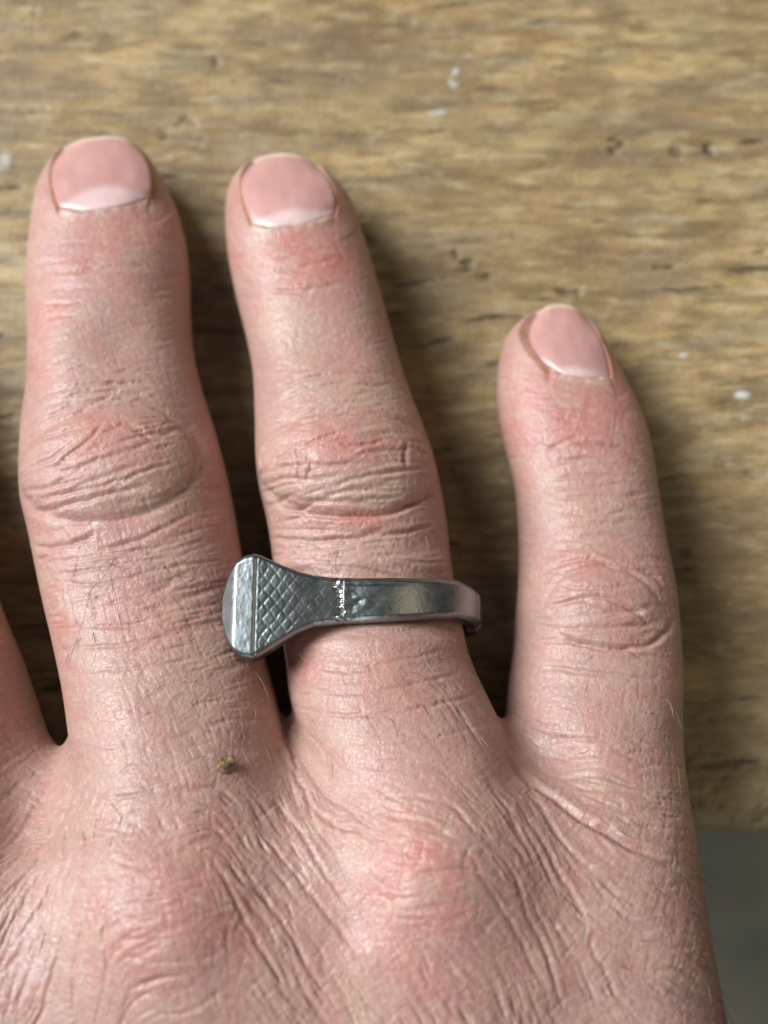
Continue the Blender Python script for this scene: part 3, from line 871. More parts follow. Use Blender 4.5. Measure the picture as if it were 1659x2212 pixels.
ZN = np.full(HS, 1e3)            # height of the nail bed, where there is one
RIM = np.zeros(HS)
nail_grids = {}
jit0 = np.random.default_rng(8)
NA, NB = 33, 41
for k, d in NAILS.items():
    aa = np.linspace(0, 1, NA); bb = np.linspace(0, 1, NB)
    Lc = curve_at(d["L"], bb); Rc = curve_at(d["R"], bb); Tc = curve_at(d["tip"], aa); Bc = curve_at(d["bot"], aa)
    Ag, Bg = np.meshgrid(aa, bb)
    P = (Lc[:, None] * (1 - Ag[..., None]) + Rc[:, None] * Ag[..., None] + Bc[None] * (1 - Bg[..., None]) + Tc[None] * Bg[..., None]
         - (Bc[0] * ((1 - Ag) * (1 - Bg))[..., None] + Bc[-1] * (Ag * (1 - Bg))[..., None] + Tc[0] * ((1 - Ag) * Bg)[..., None] + Tc[-1] * (Ag * Bg)[..., None]))
    mid = P[:, NA // 2]
    fz = flesh_z(k, mid[:, 0], mid[:, 1])
    b0 = fz[2] + 0.15
    ztop = b0 + (d["ztip"] - b0) * bb ** 1.7 + 0.2 * np.sin(np.pi * bb)
    dL = np.clip(ztop - flesh_z(k, P[:, 0, 0], P[:, 0, 1]) + 0.12, 0.9, 2.0); dR = np.clip(ztop - flesh_z(k, P[:, -1, 0], P[:, -1, 1]) + 0.12, 0.9, 2.0)
    lim = 2.0 - 1.25 * bb ** 1.2
    dL = np.minimum(dL, lim); dR = np.minimum(dR, lim)
    eL = ztop - dL; eR = ztop - dR
    a2 = Ag * 2 - 1
    edge = np.where(a2 < 0, eL[:, None], eR[:, None])
    Zg = ztop[:, None] - (ztop[:, None] - edge) * np.abs(a2) ** 2.1
    P[0, :, 1] += 2.0 * np.convolve(jit0.standard_normal(NA + 4), np.ones(5) / 2.2, 'valid'); P[1] = P[0] * .5 + P[2] * .5
    Zg[0] -= 0.30; Zg[1] -= 0.12
    nail_grids[k] = (P, Zg, Ag, Bg)
    # raster of the bed
    fine = np.linspace(0, 1, 260)
    FA, FB = np.meshgrid(fine * (NA - 1), (0.03 + 0.97 * fine) * (NB - 1))
    pp = sample(P, FA, FB); zz = sample(Zg, FA, FB)
    iu = np.round((pp[..., 0] - R0U) / RS).astype(int); iv = np.round((pp[..., 1] - R0V) / RS).astype(int)
    ZN[iv, iu] = zz
    # beside and beyond the plate the flesh rises gently from its edge
    nbd = 90
    bi = np.linspace(0, NB - 1, nbd); ai = np.linspace(0, NA - 1, nbd)
    sideL = np.stack([np.interp(bi, np.arange(NB), P[:, 0, i_]) for i_ in (0, 1)], 1); sideR = np.stack([np.interp(bi, np.arange(NB), P[:, -1, i_]) for i_ in (0, 1)], 1)
    tipc = np.stack([np.interp(ai, np.arange(NA), P[-1, :, i_]) for i_ in (0, 1)], 1); botc = np.stack([np.interp(ai, np.arange(NA), P[0, :, i_]) for i_ in (0, 1)], 1)
    bp = np.vstack([sideL, sideR, tipc, botc])
    bz = np.concatenate([np.interp(bi, np.arange(NB), eL), np.interp(bi, np.arange(NB), eR), np.interp(ai, np.arange(NA), Zg[-1]), np.full(nbd, 1e3)])
    f_ = np.clip(1 - bi / (NB - 1), 0, 1)
    bs = np.concatenate([.10 + .36 * f_, .10 + .36 * f_, np.full(nbd, .06), np.zeros(nbd)])
    lo_ = np.floor((bp.min(0) - [R0U, R0V]) / RS).astype(int) - 26; hi_ = np.ceil((bp.max(0) - [R0U, R0V]) / RS).astype(int) + 26
    wU = MU[lo_[1]:hi_[1], lo_[0]:hi_[0]]; wV = MV[lo_[1]:hi_[1], lo_[0]:hi_[0]]
    D2 = (wU[..., None] - bp[:, 0]) ** 2 + (wV[..., None] - bp[:, 1]) ** 2
    nb_ = D2.argmin(-1); dm = np.sqrt(D2.min(-1))
    ze = bz[nb_] + 0.04 + bs[nb_] * dm / 20.0 + (dm / 46.0) ** 2 * np.where(bs[nb_] > .07, .5, 0)
    sub = ZN[lo_[1]:hi_[1], lo_[0]:hi_[0]]
    sub[...] = np.where((sub > 900) & (dm < 50), ze, sub)
    msk = np.zeros(HS); msk[iv, iu] = 1
    outer = blur(msk, 5) - 0.0
    yb = np.clip((MV - P[-1, :, 1].max() - 18) / 40, 0, 1)
    RIM += np.clip(outer * 2, 0, 1) * (1 - np.clip(msk, 0, 1)) * yb
HM += 0.30 * blur(RIM, 1.5)

mu = (PU - R0U) / RS; mvv = (PV - R0V) / RS
hv = sample(HM, mu, mvv)
inside = (mu > 1) & (mu < HS[1] - 2) & (mvv > 1) & (mvv < HS[0] - 2)
VV = VV + VN * (hv * WF * inside * infine)[:, None]
# press the nail beds in
zi = ZN[np.clip(np.round(mvv).astype(int), 0, HS[0] - 1), np.clip(np.round(mu).astype(int), 0, HS[1] - 1)]
bed = inside & (zi < 900) & (FACE > -0.1)
zt = np.minimum(VV[bed, 2], zi[bed] - 0.14)
x_, y_ = unproj(PU[bed], PV[bed], zt)
VV[bed] = np.stack([x_, y_, zt], 1)
nearn = np.zeros(len(VV), bool)
for k, d in NAILS.items():
    q_ = np.array(d["L"] + d["R"] + d["tip"] + d["bot"], float)
    nearn |= (PU > q_[:, 0].min() - 34) & (PU < q_[:, 0].max() + 34) & (PV > q_[:, 1].min() - 30) & (PV < q_[:, 1].max() + 8)
nearn &= mv
En = HE[nearn[HE].any(1)]
dgn = np.maximum(np.bincount(En.ravel(), minlength=len(VV)), 1).astype(float)
for _ in range(4):
    for c in range(3):
        s_ = np.bincount(En[:, 0], VV[En[:, 1], c], len(VV)) + np.bincount(En[:, 1], VV[En[:, 0], c], len(VV))
        VV[nearn, c] += 0.5 * (s_[nearn] / dgn[nearn] - VV[nearn, c])
# nothing sinks into the table
VV[:, 2] = np.where((VV[:, 1] > EDGE_Y) & (VV[:, 2] < 0.12), 0.12, VV[:, 2])

# ------------------------------------------------------------------ skin colour (pigment, blood, dry skin)
CM = np.empty(HS + (3,)); CM[:] = (0.420, 0.249, 0.208)
RED = np.array((0.48, 0.155, 0.125)); PALE = np.array((0.48, 0.345, 0.245)); WHITE = np.array((0.66, 0.55, 0.47)); BROWN = np.array((0.36, 0.16, 0.08)); MAUVE = np.array((0.37, 0.21, 0.19))
ns = vnoise(HS, 30, 30, 4, 0.6)


def tint(col, w_):
    global CM
    w_ = np.clip(w_, 0, 1)[..., None]
    CM = CM * (1 - w_) + col * w_


for (u, v, ru, rv, s) in [(230, 500, 190, 140, .45), (650, 530, 170, 140, .45), (1240, 860, 170, 150, .5), (90, 700, 50, 300, .3), (470, 1000, 40, 200, .35), (930, 1000, 40, 160, .3), (120, 1400, 40, 200, .3), (370, 1860, 90, 90, .3), (370, 1990, 180, 170, .45), (920, 1930, 160, 210, .52), (900, 2060, 160, 130, .22), (200, 535, 110, 60, .35), (690, 560, 120, 60, .35), (100, 640, 40, 60, .4), (200, 950, 110, 60, .5), (330, 980, 80, 50, .25),
                          (770, 955, 130, 60, .6), (860, 950, 60, 40, .3), (1250, 900, 110, 70, .7), (1300, 960, 80, 40, .4), (1300, 1220, 110, 50, .35), (1350, 1340, 80, 60, .3), (260, 1130, 180, 26, .35), (780, 1130, 150, 26, .35), (1250, 1040, 60, 40, .2), (880, 1480, 120, 80, .25), (330, 1330, 150, 60, .25), (650, 1450, 60, 50, .3), (760, 780, 60, 60, .3)]:
    tint(RED, 1.25 * s * gauss(u, v, ru, rv) * np.clip(0.9 + 0.35 * ns, 0.2, 1.5))
for (u, v, ru, rv, s) in [(610, 690, 55, 45, .8), (640, 740, 50, 50, .5), (300, 690, 90, 60, .35), (380, 1030, 40, 80, .55), (250, 1080, 130, 25, .35), (770, 1065, 160, 30, .5), (600, 1000, 26, 60, .5), (780, 850, 110, 35, .45), (200, 1750, 60, 120, .4), (560, 1750, 50, 200, .35), (130, 2050, 40, 150, .35), (1040, 1900, 40, 200, .25), (780, 2150, 60, 60, .5), (480, 1430, 60, 60, .3), (1000, 1760, 60, 60, .3), (1250, 1090, 90, 70, .3)]:
    tint(PALE, 1.15 * s * gauss(u, v, ru, rv) * (0.85 + 0.4 * ns))
tint(MAUVE, 0.35 * np.clip(0.3 + vnoise(HS, 90, 90, 3), 0, 1))
tint(RED, 0.15 * np.clip(vnoise(HS, 24, 24, 3), 0, 1.4))
tint(PALE, 0.22 * np.clip(vnoise(HS, 18, 18, 3), 0, 1.4))
# dry, whitish lines and flakes
dry = np.clip(0.25 + 0.7 * gauss(1120 * 0 + 780, 1040, 190, 70) + .6 * gauss(330, 1060, 140, 60) + .5 * gauss(830, 870, 130, 40) + .35 * gauss(400, 1280, 200, 100) + .3 * gauss(900, 1190, 150, 60) + .5 * gauss(620, 700, 60, 50) + .3 * palm_m, 0, 1)
fine1 = norm(lic(blur(rng.standard_normal(HS), 0.6), A + 0.9 * vnoise(HS, 14, 14, 2), 7, 1.0))
tint(WHITE, dry * np.clip((fine1 - 1.25) * 1.0, 0, 0.7))
spk = norm(blur(rng.standard_normal(HS), 0.8))
tint(WHITE, dry * np.clip((spk - 2.5) * 1.2, 0, 0.6))
for d in NAILS.values():
    p = spline(d["bot"], 3)
    dd_ = np.min([(MU - a_) ** 2 + (MV - b_ - 3) ** 2 for a_, b_ in p], axis=0) ** .5
    tint(np.array((.66, .50, .40)), np.exp(-(dd_ / 6.5) ** 2) * np.clip(.30 + .35 * vnoise(HS, 7, 7, 2), 0, .7))
# brownish nail folds, a scab, a chip
for pts, s in [([(98, 400), (112, 430), (124, 452)], .6), ([(318, 372), (331, 400), (331, 428)], .7), ([(505, 400), (520, 440), (540, 486)], .5), ([(716, 400), (728, 436), (726, 462)], .7), ([(1128, 718), (1148, 752), (1180, 795)], .7), ([(1300, 735), (1314, 770), (1322, 812)], .8)]:
    p = spline(pts, 3)
    d = np.min([(MU - a_) ** 2 + (MV - b_) ** 2 for a_, b_ in p], axis=0) ** .5
    tint(BROWN, s * np.exp(-(d / 8.5) ** 2))
tint(np.array((0.30, 0.07, 0.02)), 1.2 * gauss(1273, 2020, 6, 9))
tint(WHITE, 1.2 * gauss(1266, 2016, 3, 14, .2) + 1.2 * gauss(1201, 2004, 7, 6) + 0.9 * gauss(205, 1135, 5, 14, .9))
tint(np.array((.3, .17, .11)), .8 * gauss(1290, 1228, 14, 3, .7))
colv = sample(CM, mu, mvv)
outside = ~inside
colv[outside] = (0.385, 0.235, 0.188)
colv = np.where((WF < 0.02)[:, None], np.array([[0.38, 0.225, 0.18]]), colv * WF[:, None] ** 0.3 + np.array([[0.38, 0.225, 0.18]]) * (1 - WF[:, None] ** 0.3))

hme = mesh_np("hand", VV, HQ, ngons=ngons)
color_attr(hme, "skin", colv)

sm_ = NT("skin")
ca = sm_.n('ShaderNodeAttribute', attribute_name="skin").outputs['Color']
ov = sm_.obj_coord()
f1 = sm_.noise(ov, 420, 4, 0.6)
f2 = sm_.noise(ov, 1700, 3, 0.6)
colr = sm_.mix(sm_.ramp(f1, [(0.3, 0.0), (0.7, 0.24)]), ca, (0.42, 0.18, 0.145))
colr = sm_.mix(sm_.ramp(f2, [(0.50, 0.0), (0.72, 0.32)]), colr, (0.54, 0.39, 0.32))
sm_.l(colr, sm_.b.inputs['Base Color'])
sm_.b.inputs['Subsurface Weight'].default_value = 0.28
sm_.b.inputs['Subsurface Radius'].default_value = (1.0, 0.35, 0.2)
sm_.b.inputs['Subsurface Scale'].default_value = 0.0007
sm_.b.inputs['Roughness'].default_value = 0.43
sm_.b.inputs['Specular IOR Level'].default_value = 0.5
vo = sm_.n('ShaderNodeTexVoronoi', feature='DISTANCE_TO_EDGE', Scale=2300.0)
nz_ = sm_.n('ShaderNodeTexNoise', Scale=900.0, Detail=2.0)
sm_.l(ov, nz_.inputs['Vector'])
wv_ = sm_.n('ShaderNodeVectorMath', operation='MULTIPLY_ADD')
sm_.l(nz_.outputs['Color'], wv_.inputs[0]); wv_.inputs[1].default_value = (0.0006,) * 3; sm_.l(ov, wv_.inputs[2])
sm_.l(wv_.outputs[0], vo.inputs['Vector'])
cells = sm_.ramp(vo.outputs['Distance'], [(0.0, 0.0), (0.12, 1.0)])
b1 = sm_.bump(cells, 0.28, 0.00008)
b2 = sm_.bump(f2, 0.55, 0.00013, b1)
sm_.l(b2, sm_.b.inputs['Normal'])
rr = sm_.ramp(f1, [(0.3, 0.34), (0.7, 0.49)])
sm_.l(rr, sm_.b.inputs['Roughness'])

hand = add_obj("hand", hme, sm_.m)
hand["label"] = "right hand laid flat with fingers spread on the worn table, steel ring on one finger"
hand["category"] = "hand"

# nails: thin curved plates
nm = NT("nail_plate")
nc = nm.n('ShaderNodeAttribute', attribute_name="nail").outputs['Color']
nm.l(nc, nm.b.inputs['Base Color'])
nm.b.inputs['Roughness'].default_value = 0.26
nm.b.inputs['Specular IOR Level'].default_value = 0.5
nm.b.inputs['Subsurface Weight'].default_value = 0.25
nm.b.inputs['Subsurface Radius'].default_value = (1.0, 0.4, 0.3)
nm.b.inputs['Subsurface Scale'].default_value = 0.0008
nv1 = nm.obj_coord((900, 60, 300))
nm.l(nm.bump(nm.noise(nv1, 1.0, 3, 0.5), 0.14, 0.0001), nm.b.inputs['Normal'])
for k, (P, Zg, Ag, Bg) in nail_grids.items():
    x_, y_ = unproj(P[..., 0], P[..., 1], Zg)
    topv = np.stack([x_, y_, Zg], -1).reshape(-1, 3)
    lowv = topv.copy(); lowv[:, 2] -= 0.42
    x2, y2 = unproj(P[..., 0].ravel(), P[..., 1].ravel(), lowv[:, 2])
    lowv[:, 0] = x2; lowv[:, 1] = y2
    cN = NA * NB
    i = (np.arange(NB - 1)[:, None] * NA + np.arange(NA - 1)[None, :]).ravel()
    q = np.stack([i, i + 1, i + 1 + NA, i + NA], 1)
    rg = np.concatenate([np.arange(NA), NA - 1 + NA * np.arange(1, NB), NA * (NB - 1) + np.arange(NA - 2, -1, -1), NA * np.arange(NB - 2, 0, -1)])
    rn = np.roll(rg, -1)
    qs = np.stack([rg, cN + rg, cN + rn, rn], 1)
    me = mesh_np("fingernail", np.vstack([topv, lowv]), np.vstack([q, q[:, ::-1] + cN, qs]))
    a_, b_ = Ag.ravel(), Bg.ravel()
    c_ = np.tile(np.array([[0.52, 0.275, 0.25]]), (cN, 1))
    lun_h = dict(middle=.32, ring=.24, pinky=.17)[k]
    lun = np.clip((lun_h * (1 - 0.9 * (a_ * 2 - 1) ** 2) - b_) / 0.09 + 0.5, 0, 1)
    c_ = c_ * (1 - .8 * lun[:, None]) + np.array([[.66, .48, .45]]) * .8 * lun[:, None]
    fe = np.clip((b_ - 0.945 - 0.01 * (a_ * 2 - 1) ** 2) / 0.04, 0, 1)
    c_ = c_ * (1 - fe[:, None]) + np.array([[.68, .56, .46]]) * fe[:, None]
    c_ += 0.004 * np.sin(a_ * 41 + 2 * np.sin(a_ * 9))[:, None]
    sd = np.clip((np.abs(a_ * 2 - 1) - 0.90) / 0.1, 0, 1) * .6
    c_ = c_ * (1 - sd[:, None]) + np.array([[.38, .17, .09]]) * sd[:, None]
    bl_ = sample(vnoise((40, 40), 9, 5, 3), a_ * 39, b_ * 39)[:, None]
    c_ = c_ * (1 + .05 * bl_) + np.array([[.02, .0, -.01]]) * (b_[:, None] - .4)
    color_attr(me, "nail", np.vstack([c_, c_]))
    add_obj("fingernail", me, nm.m, hand)

# ------------------------------------------------------------------ hairs
HAIR = []      # root u, v, direction deg (0 = right, 90 = down), length, curl, blond


def hair_patch(n, u0, u1, v0, v1, adeg, aspread, l0, l1, blond):
    for _ in range(n):
        HAIR.append((random.uniform(u0, u1), random.uniform(v0, v1), adeg + random.gauss(0, aspread), random.uniform(l0, l1), random.gauss(0, 1.0), random.random() < blond))


HAIR += [(312, 1165, 75, 95, -.4, 0), (395, 1200, 78, 130, .5, 0), (225, 1210, 35, 90, .7, 0), (195, 1270, 80, 150, -.5, 0), (200, 1365, 55, 90, .2, 0), (240, 1230, 80, 120, .2, 0), (167, 1200, 88, 90, .1, 0), (460, 1270, 78, 110, .2, 0),
         (400, 1320, 85, 80, .3, 0), (365, 1280, 60, 100, .3, 0), (255, 1320, 70, 130, .3, 0), (175, 1375, 120, 60, -1.5, 0), (540, 1330, 130, 90, 1.0, 0), (560, 1460, 140, 80, .6, 0), (520, 1360, 128, 110, .2, 1), (545, 1440, 100, 90, .1, 1),
         (390, 1490, 125, 70, .1, 1), (430, 1540, 130, 120, -.1, 1), (370, 1500, -10, 70, .1, 1), (290, 1555, -20, 60, .3, 0), (590, 1750, 100, 100, 1.2, 0), (230, 1720, 40, 130, .2, 0), (160, 1620, 170, 95, .2, 1), (250, 1560, -30, 60, .2, 0),
         (735, 1175, 110, 60, .5, 0), (862, 1150, 118, 95, .2, 0), (885, 1130, 110, 115, .3, 0), (830, 1165, 100, 70, .4, 0), (950, 1175, 108, 60, .1, 1), (1050, 1283, 115, 50, .2, 1), (700, 1195, 60, 60, .4, 0), (668, 1220, 55, 45, .3, 0),
         (1000, 1345, 4, 85, .2, 1), (1005, 1400, 50, 30, .2, 0), (1010, 1415, -8, 35, .2, 0), (820, 1360, 105, 50, .1, 1), (880, 1355, -15, 120, .5, 0), (960, 1420, -60, 90, .5, 0), (780, 1420, -22, 70, .3, 1), (860, 1460, 25, 60, .2, 1), (700, 1390, 30, 70, -.5, 1),
         (920, 1400, 100, 80, -.6, 0), (990, 1370, 80, 90, .6, 0), (1480, 1590, 110, 60, .2, 1), (1465, 1640, 130, 90, .2, 1), (1500, 1690, 80, 50, .5, 0), (1478, 1700, 75, 60, .3, 0),
         (1500, 2040, 40, 100, .5, 0), (1530, 2060, -25, 90, 1.5, 0), (1520, 2110, -40, 110, 1.8, 0), (1545, 2120, 30, 90, .4, 0), (1555, 2150, 70, 110, .2, 0), (1555, 2170, 65, 90, .3, 0), (1550, 2140, 75, 120, .1, 0), (1490, 1960, -30, 60, 1.2, 0), (1560, 2180, 20, 90, .3, 0), (1562, 2195, 50, 70, .5, 0)]
hair_patch(26, 130, 520, 1190, 1420, 86, 16, 35, 90, .3)
hair_patch(26, 180, 560, 1420, 1640, 128, 18, 25, 75, .65)
hair_patch(22, 640, 1000, 1150, 1215, 108, 14, 25, 70, .5)
hair_patch(30, 640, 1020, 1370, 1560, 60, 30, 30, 85, .7)
hair_patch(26, 1150, 1470, 1330, 1640, 110, 35, 18, 55, .75)
hair_patch(36, 1380, 1555, 1850, 2230, 60, 35, 20, 70, .5)
hair_patch(36, 180, 1250, 1620, 2220, 70, 25, 16, 55, .85)
hair_patch(45, 130, 1480, 1400, 2200, 75, 30, 20, 60, 1.0)
hair_patch(16, 60, 440, 640, 900, 80, 40, 10, 24, .95)
hair_patch(16, 520, 880, 640, 900, 80, 40, 10, 24, .95)
hv_l, hq_l, hc_l = [], [], []
for (u, v, adeg, L, curl, bl) in HAIR:
    a0, b0_ = unproj(u, v, 0.0)
    org = Vector((0, 0, CAM_H)); dr = (Vector((float(a0), float(b0_), 0)) - org).normalized()
    loc, nor, _, _ = bvh.ray_cast(org, dr)
    if loc is None:
        continue
    if loc.z < 1:
        continue
    nseg = 9
    ar = math.radians(adeg)
    ppm = 21.0
    p = loc.copy() - nor * 0.15
    tdir = Vector((math.cos(ar), -math.sin(ar), 0))
    tdir = (tdir - nor * tdir.dot(nor)).normalized()
    side = nor.cross(tdir)
    seg = L / ppm / nseg
    lift = random.uniform(0.15, 0.55)
    r0 = 0.020 if bl else 0.025
    base_i = len(hv_l)
    for s in range(nseg + 1):
        f = s / nseg
        d = (tdir * math.cos(curl * f) + side * math.sin(curl * f) + nor * lift * (1 - 1.25 * f)).normalized()
        r = r0 * (1 - 0.7 * f)
        e1 = nor.cross(d).normalized(); e2 = d.cross(e1)
        for t in range(3):
            an = t * 2.0944
            hv_l.append(tuple(p + e1 * (r * math.cos(an)) + e2 * (r * math.sin(an))))
            hc_l.append((0.60, 0.50, 0.37) if bl else (0.05, 0.032, 0.022))
        if s < nseg:
            for t in range(3):
                i = base_i + s * 3 + t; j = base_i + s * 3 + (t + 1) % 3
                hq_l.append((i, j, j + 3, i + 3))
        p = p + d * seg
hairme = mesh_np("hair", np.array(hv_l), np.array(hq_l))
color_attr(hairme, "tone", np.array(hc_l))
hm_ = NT("hair_strand")
hm_.l(hm_.n('ShaderNodeAttribute', attribute_name="tone").outputs['Color'], hm_.b.inputs['Base Color'])
hm_.b.inputs['Roughness'].default_value = 0.35
hair = add_obj("hair", hairme, hm_.m, hand)
hair["kind"] = "stuff"

# crumb of dry wood lying on the hand
ctr = None
a0, b0_ = unproj(484, 1652, 0.0)
loc, nor, _, _ = bvh.ray_cast(Vector((0, 0, CAM_H)), (Vector((float(a0), float(b0_), 0)) - Vector((0, 0, CAM_H))).normalized())
import bmesh
bm = bmesh.new()
bmesh.ops.create_icosphere(bm, subdivisions=3, radius=1.0)
cr_ = random.Random(4)
ph = [cr_.uniform(0, 6) for _ in range(6)]
for vt in bm.verts:
    c = vt.co
    k = 1 + 0.15 * math.sin(3.1 * c.x + ph[0]) * math.cos(2.7 * c.y + ph[1]) + 0.08 * math.sin(6 * c.y + 5 * c.z + ph[2]) + cr_.uniform(-.03, .03)
    k *= 0.72 if c.x < 0 and c.y > 0.3 else 1.0
    vt.co = Vector((c.x * 0.78, c.y * 1.05, c.z * 0.45)) * k * MM
me = bpy.data.meshes.new("wood_crumb"); bm.to_mesh(me); bm.free()
cm = NT("crumb")
cv_ = cm.obj_coord()
cm.l(cm.mix(cm.ramp(cm.noise(cv_, 2200, 3), [(0.4, 0.0), (0.62, 1.0)]), (0.10, 0.06, 0.028), (0.27, 0.17, 0.08)), cm.b.inputs['Base Color'])
cm.b.inputs['Roughness'].default_value = 0.85
crumb = add_obj("wood_crumb", me, cm.m)
crumb.location = (loc + nor * 0.25) * MM
crumb.rotation_euler = (0.1, 0.1, -0.6)
crumb["label"] = "tiny greenish brown crumb of wood stuck on the back of the hand"
crumb["category"] = "crumb"

# ================================================================== the ring: a bent horseshoe nail
ymid = float(unproj(800, 1300, 18.5)[1])
yy, c_t, w_t, z_t, h_t = TABS["ring"]
RC = float(np.interp(ymid, yy, c_t)); RW = float(np.interp(ymid, yy, w_t)); RZ = float(np.interp(ymid, yy, z_t)); RH = float(np.interp(ymid, yy, h_t))
ia, ib = RW + 0.55, RH + 0.35
TH0 = math.radians(93)
# path from the head's free end (left) over the finger, down the right side and back beneath
th = np.radians(np.linspace(93, -212, 260))
arc = np.stack([RC + ia * np.cos(th), RZ + ib * np.sin(th)], 1)
tan0 = np.array([-ia * math.sin(TH0), ib * math.cos(TH0)]); tan0 /= np.linalg.norm(tan0)
tan0 = -tan0 if tan0[0] > 0 else tan0
p0 = arc[0]
# length so the head's end reaches the measured left limit
Lh = 0
for L_ in np.arange(2, 20, 0.02):
    e_ = p0 + tan0 * L_
    xe = float(unproj(482, 1312, e_[1] + 1.7)[0])
    if e_[0] <= xe:
        Lh = L_; break
head_line = p0 + tan0 * np.linspace(Lh, 0.0, 150, endpoint=False)[:, None]
path = np.vstack([head_line, arc])
dd = np.hypot(*np.diff(path, axis=0).T); S = np.concatenate([[0], np.cumsum(dd)])
ns_ = int(S[-1] / 0.09)
sv = np.concatenate([np.linspace(0, 1, 14) ** 2 * 1.2, np.arange(1.29, S[-1], 0.085)])
path = np.stack([np.interp(sv, S, path[:, 0]), np.interp(sv, S, path[:, 1])], 1)
tg = np.gradient(path, sv, axis=0); tg /= np.linalg.norm(tg, axis=1, keepdims=True)
nrm = np.stack([-tg[:, 1], tg[:, 0]], 1)
k_ = np.ones(9) / 9
for c in range(2):
    nrm[4:-4, c] = np.convolve(nrm[:, c], k_, 'valid')
nrm /= np.linalg.norm(nrm, axis=1, keepdims=True)
# where along the path does each measured column lie?
zt_ = path[:, 1] + nrm[:, 1] * 1.8
d_ = CAM_H - zt_
pxu, _ = proj(np.stack([path[:, 0] + nrm[:, 0] * 1.8, np.full(len(path), ymid), zt_], 1))
topside = np.arange(len(sv)) <= np.argmax(pxu)
U_ = np.where(topside, pxu, pxu.max() + (sv - sv[np.argmax(pxu)]) * 21)
prof = np.array([(480, 1284, 1340), (485, 1265, 1361), (491, 1247, 1379), (500, 1230, 1396), (512, 1215, 1411), (530, 1203, 1422), (548, 1199, 1426), (562, 1202, 1420), (580, 1210, 1408), (610, 1223, 1388), (645, 1236, 1366), (680, 1244, 1351), (720, 1247, 1345), (740, 1247, 1343),
                 (850, 1246, 1338), (950, 1248, 1334), (1000, 1252, 1334), (1045, 1258, 1336), (1200, 1262, 1334), (1500, 1270, 1330), (1700, 1280, 1325)], float)
vt_ = np.interp(U_, prof[:, 0], prof[:, 1]); vb_ = np.interp(U_, prof[:, 0], prof[:, 2])
zt_c = np.where(topside, zt_, zt_[topside].min() * 0 + RZ + ib)
y_top = unproj(U_ * 0 + 800, vt_, np.where(topside, np.maximum(zt_, RZ + ib * .75), RZ + ib))[1]
y_bot = unproj(U_ * 0 + 800, vb_, np.where(topside, np.maximum(zt_, RZ + ib * .75), RZ + ib))[1]
yc_ = (y_top + y_bot) / 2; hw = (y_top - y_bot) / 2
thick = np.interp(U_, [480, 492, 505, 550, 640, 720, 760, 1100, 1400, 1700], [2.3, 2.5, 2.7, 2.8, 2.5, 2.0, 1.8, 1.7, 1.5, 1.1])
NTOP = 60
across = np.linspace(1, -1, NTOP)
T_, A_ = np.meshgrid(np.arange(len(sv)), across, indexing='ij')
Ug = U_[T_]; yl = A_ * hw[T_]                 # mm across
hgt = np.zeros(T_.shape)
# diamonds stamped into the head, smooth lip left of a groove, hammered step at the neck
sl = sv[T_]
pit = 1.45
s0 = float(np.interp(556, U_[topside], sv[topside]))
q1 = ((sl - s0) * 1.2 + yl) / pit; q2 = ((sl - s0) * 1.2 - yl) / pit
tri = lambda q_: np.abs((q_ % 1.0) - 0.5) * 2
q1 = q1 + 0.07 * vnoise(T_.shape, 14, 9, 2); q2 = q2 + 0.07 * vnoise(T_.shape, 14, 9, 2)
dia = np.minimum(tri(q1), tri(q2))
dstep = np.clip((dia - 0.10) / 0.22, 0, 1)
ins = np.clip((Ug - 559) / 5, 0, 1) * np.clip((728 - Ug) / 16, 0, 1) * np.clip((hw[T_] - np.abs(yl) - 0.25) / 0.25, 0, 1)
fade_r = np.interp(Ug, [559, 600, 660, 740], [1.0, .6, .35, .2]) * (0.85 + 0.25 * vnoise(T_.shape, 12, 8, 2))
hgt -= ins * (1 - dstep) * 0.070 * fade_r
hgt -= np.clip((Ug - 551) / 5, 0, 1) * 0.05 * np.clip((742 - Ug) / 4, 0, 1)            # head field sits a little lower than the lip
hgt -= np.exp(-((Ug - 555) / 3.5) ** 2) * 0.05
rough_edge = vnoise((1, NTOP), 1, 7, 2)[0][None, :] * 4
hgt += np.exp(-((Ug - 741 - rough_edge) / 4.0) ** 2) * 0.11 * np.clip(0.8 + 0.4 * vnoise(T_.shape, 24, 9, 1), 0, 2)
hgt -= np.exp(-((Ug - 733 - rough_edge) / 4.0) ** 2) * 0.10
nr = np.clip((Ug - 742) / 8, 0, 1) * np.clip((850 - Ug) / 90, 0, 1)
hgt += nr * 0.030 * vnoise(T_.shape, 9, 7, 2)
hgt -= np.exp(-((Ug - 800) / 55) ** 2 - ((yl - hw[T_] * .72) / .22) ** 2) * 0.16
# left bevel and edge chamfers
hgt -= np.clip((512 - Ug) / 22, 0, 2.5) * 0.52
ch = np.interp(Ug, [480, 560, 700, 760, 1040, 1700], [.42, .45, .42, .5, .55, .4])
inset = hw[T_] - np.abs(yl)
hgt -= np.clip((ch - inset) / ch, 0, 1) ** 1.4 * ch * 0.75
hgt -= 0.13 * (yl / hw[T_]) ** 2 * np.clip((Ug - 740) / 30, 0, 1)
for gq in (1036, 1041, 1046, 1052, 1060, 1068):
    hgt -= np.exp(-((Ug - gq) / 1.6) ** 2) * 0.10
hgt += 0.004 * vnoise(T_.shape, 3, 3, 2)
rad = thick[T_] + hgt
xo = path[T_, 0] + nrm[T_, 0] * rad
zo = path[T_, 1] + nrm[T_, 1] * rad
yo = yc_[T_] + yl
topP = np.stack([xo, yo, zo], -1)
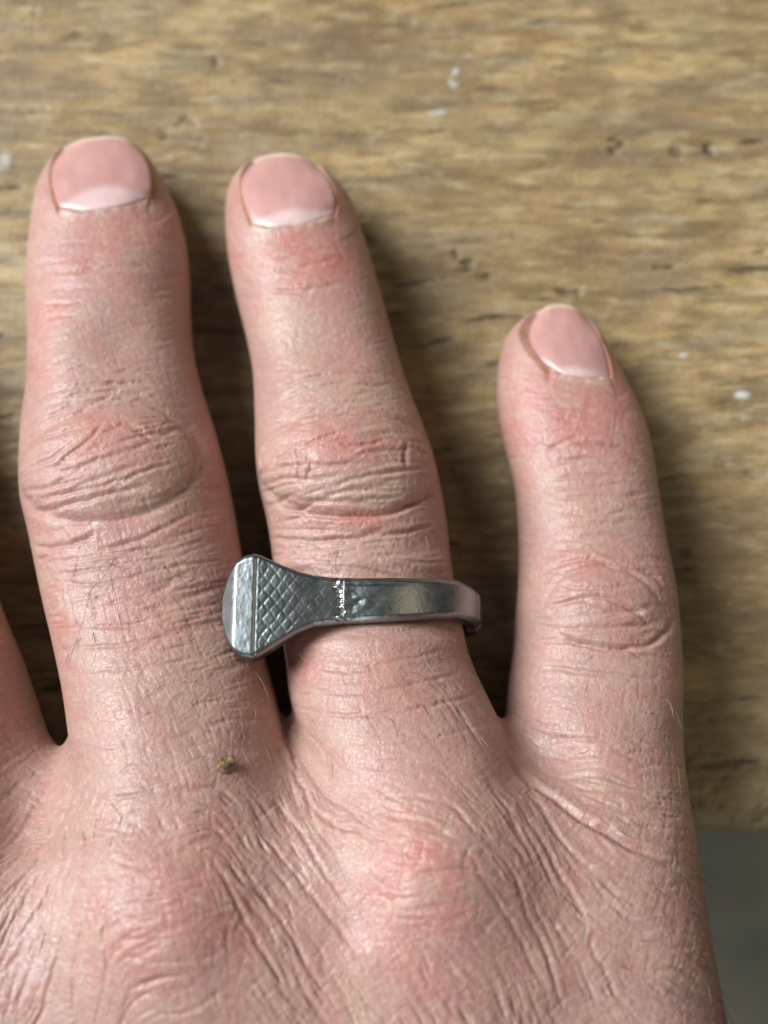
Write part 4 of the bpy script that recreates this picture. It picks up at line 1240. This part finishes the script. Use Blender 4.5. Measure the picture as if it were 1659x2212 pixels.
# sides and inner face
NS = 4
sideB = []; inn = []
for j in range(1, NS + 1):
    f = j / (NS + 1)
    r_ = rad[:, -1] * (1 - f)
    bul = 0.10 * math.sin(math.pi * f)
    sideB.append(np.stack([path[:, 0] + nrm[:, 0] * r_, yc_ - hw - bul, path[:, 1] + nrm[:, 1] * r_], -1))
for t in np.linspace(-1, 1, 8):
    inn.append(np.stack([path[:, 0], yc_ + hw * 0.96 * t, path[:, 1]], -1))
sideT = []
for j in range(1, NS + 1):
    f = j / (NS + 1)
    r_ = rad[:, 0] * f
    bul = 0.10 * math.sin(math.pi * f)
    sideT.append(np.stack([path[:, 0] + nrm[:, 0] * r_, yc_ + hw + bul, path[:, 1] + nrm[:, 1] * r_], -1))
sec = np.concatenate([topP, np.stack(sideB, 1), np.stack(inn, 1), np.stack(sideT, 1)], 1)
nper = sec.shape[1]


def sweep(i0_, i1_, name):
    s_ = sec[i0_:i1_]
    n_ = len(s_)
    a = np.arange(n_ - 1)[:, None] * nper; b = np.arange(nper)[None, :]
    bn = (b + 1) % nper
    q = np.stack([a + b, a + nper + b, a + nper + bn, a + bn], -1).reshape(-1, 4)
    caps = [list(range(nper)), list((n_ - 1) * nper + np.arange(nper))[::-1]]
    caps = [[int(i) for i in c] for c in caps]
    me = mesh_np(name, s_.reshape(-1, 3), q, ngons=caps)
    return me


rm = NT("worn_steel")
rv_ = rm.obj_coord()
nz1 = rm.noise(rv_, 900, 4, 0.6)
nz2 = rm.noise(rv_, 3500, 3, 0.6)
rm.l(rm.mix(nz1, (0.22, 0.24, 0.24), (0.31, 0.33, 0.33)), rm.b.inputs['Base Color'])
rm.b.inputs['Metallic'].default_value = 1.0
rm.l(rm.ramp(nz1, [(0.3, 0.29), (0.7, 0.41)]), rm.b.inputs['Roughness'])
rm.l(rm.bump(nz2, 0.30, 0.00005, rm.bump(nz1, 0.10, 0.00010)), rm.b.inputs['Normal'])
ring = empty("ring", (RC * MM, ymid * MM, RZ * MM))
ring["label"] = "grey steel ring bent from a horseshoe nail, its flared crosshatched head over the finger gap"
ring["category"] = "ring"
ncut = int(np.argmax(U_ > 742))
for nm_, i0_, i1_ in (("nail_head", 0, ncut + 1), ("band", ncut, len(sv))):
    o = add_obj(nm_, sweep(i0_, i1_, nm_), rm.m, ring)
    o.location = (-RC * MM, -ymid * MM, -RZ * MM)
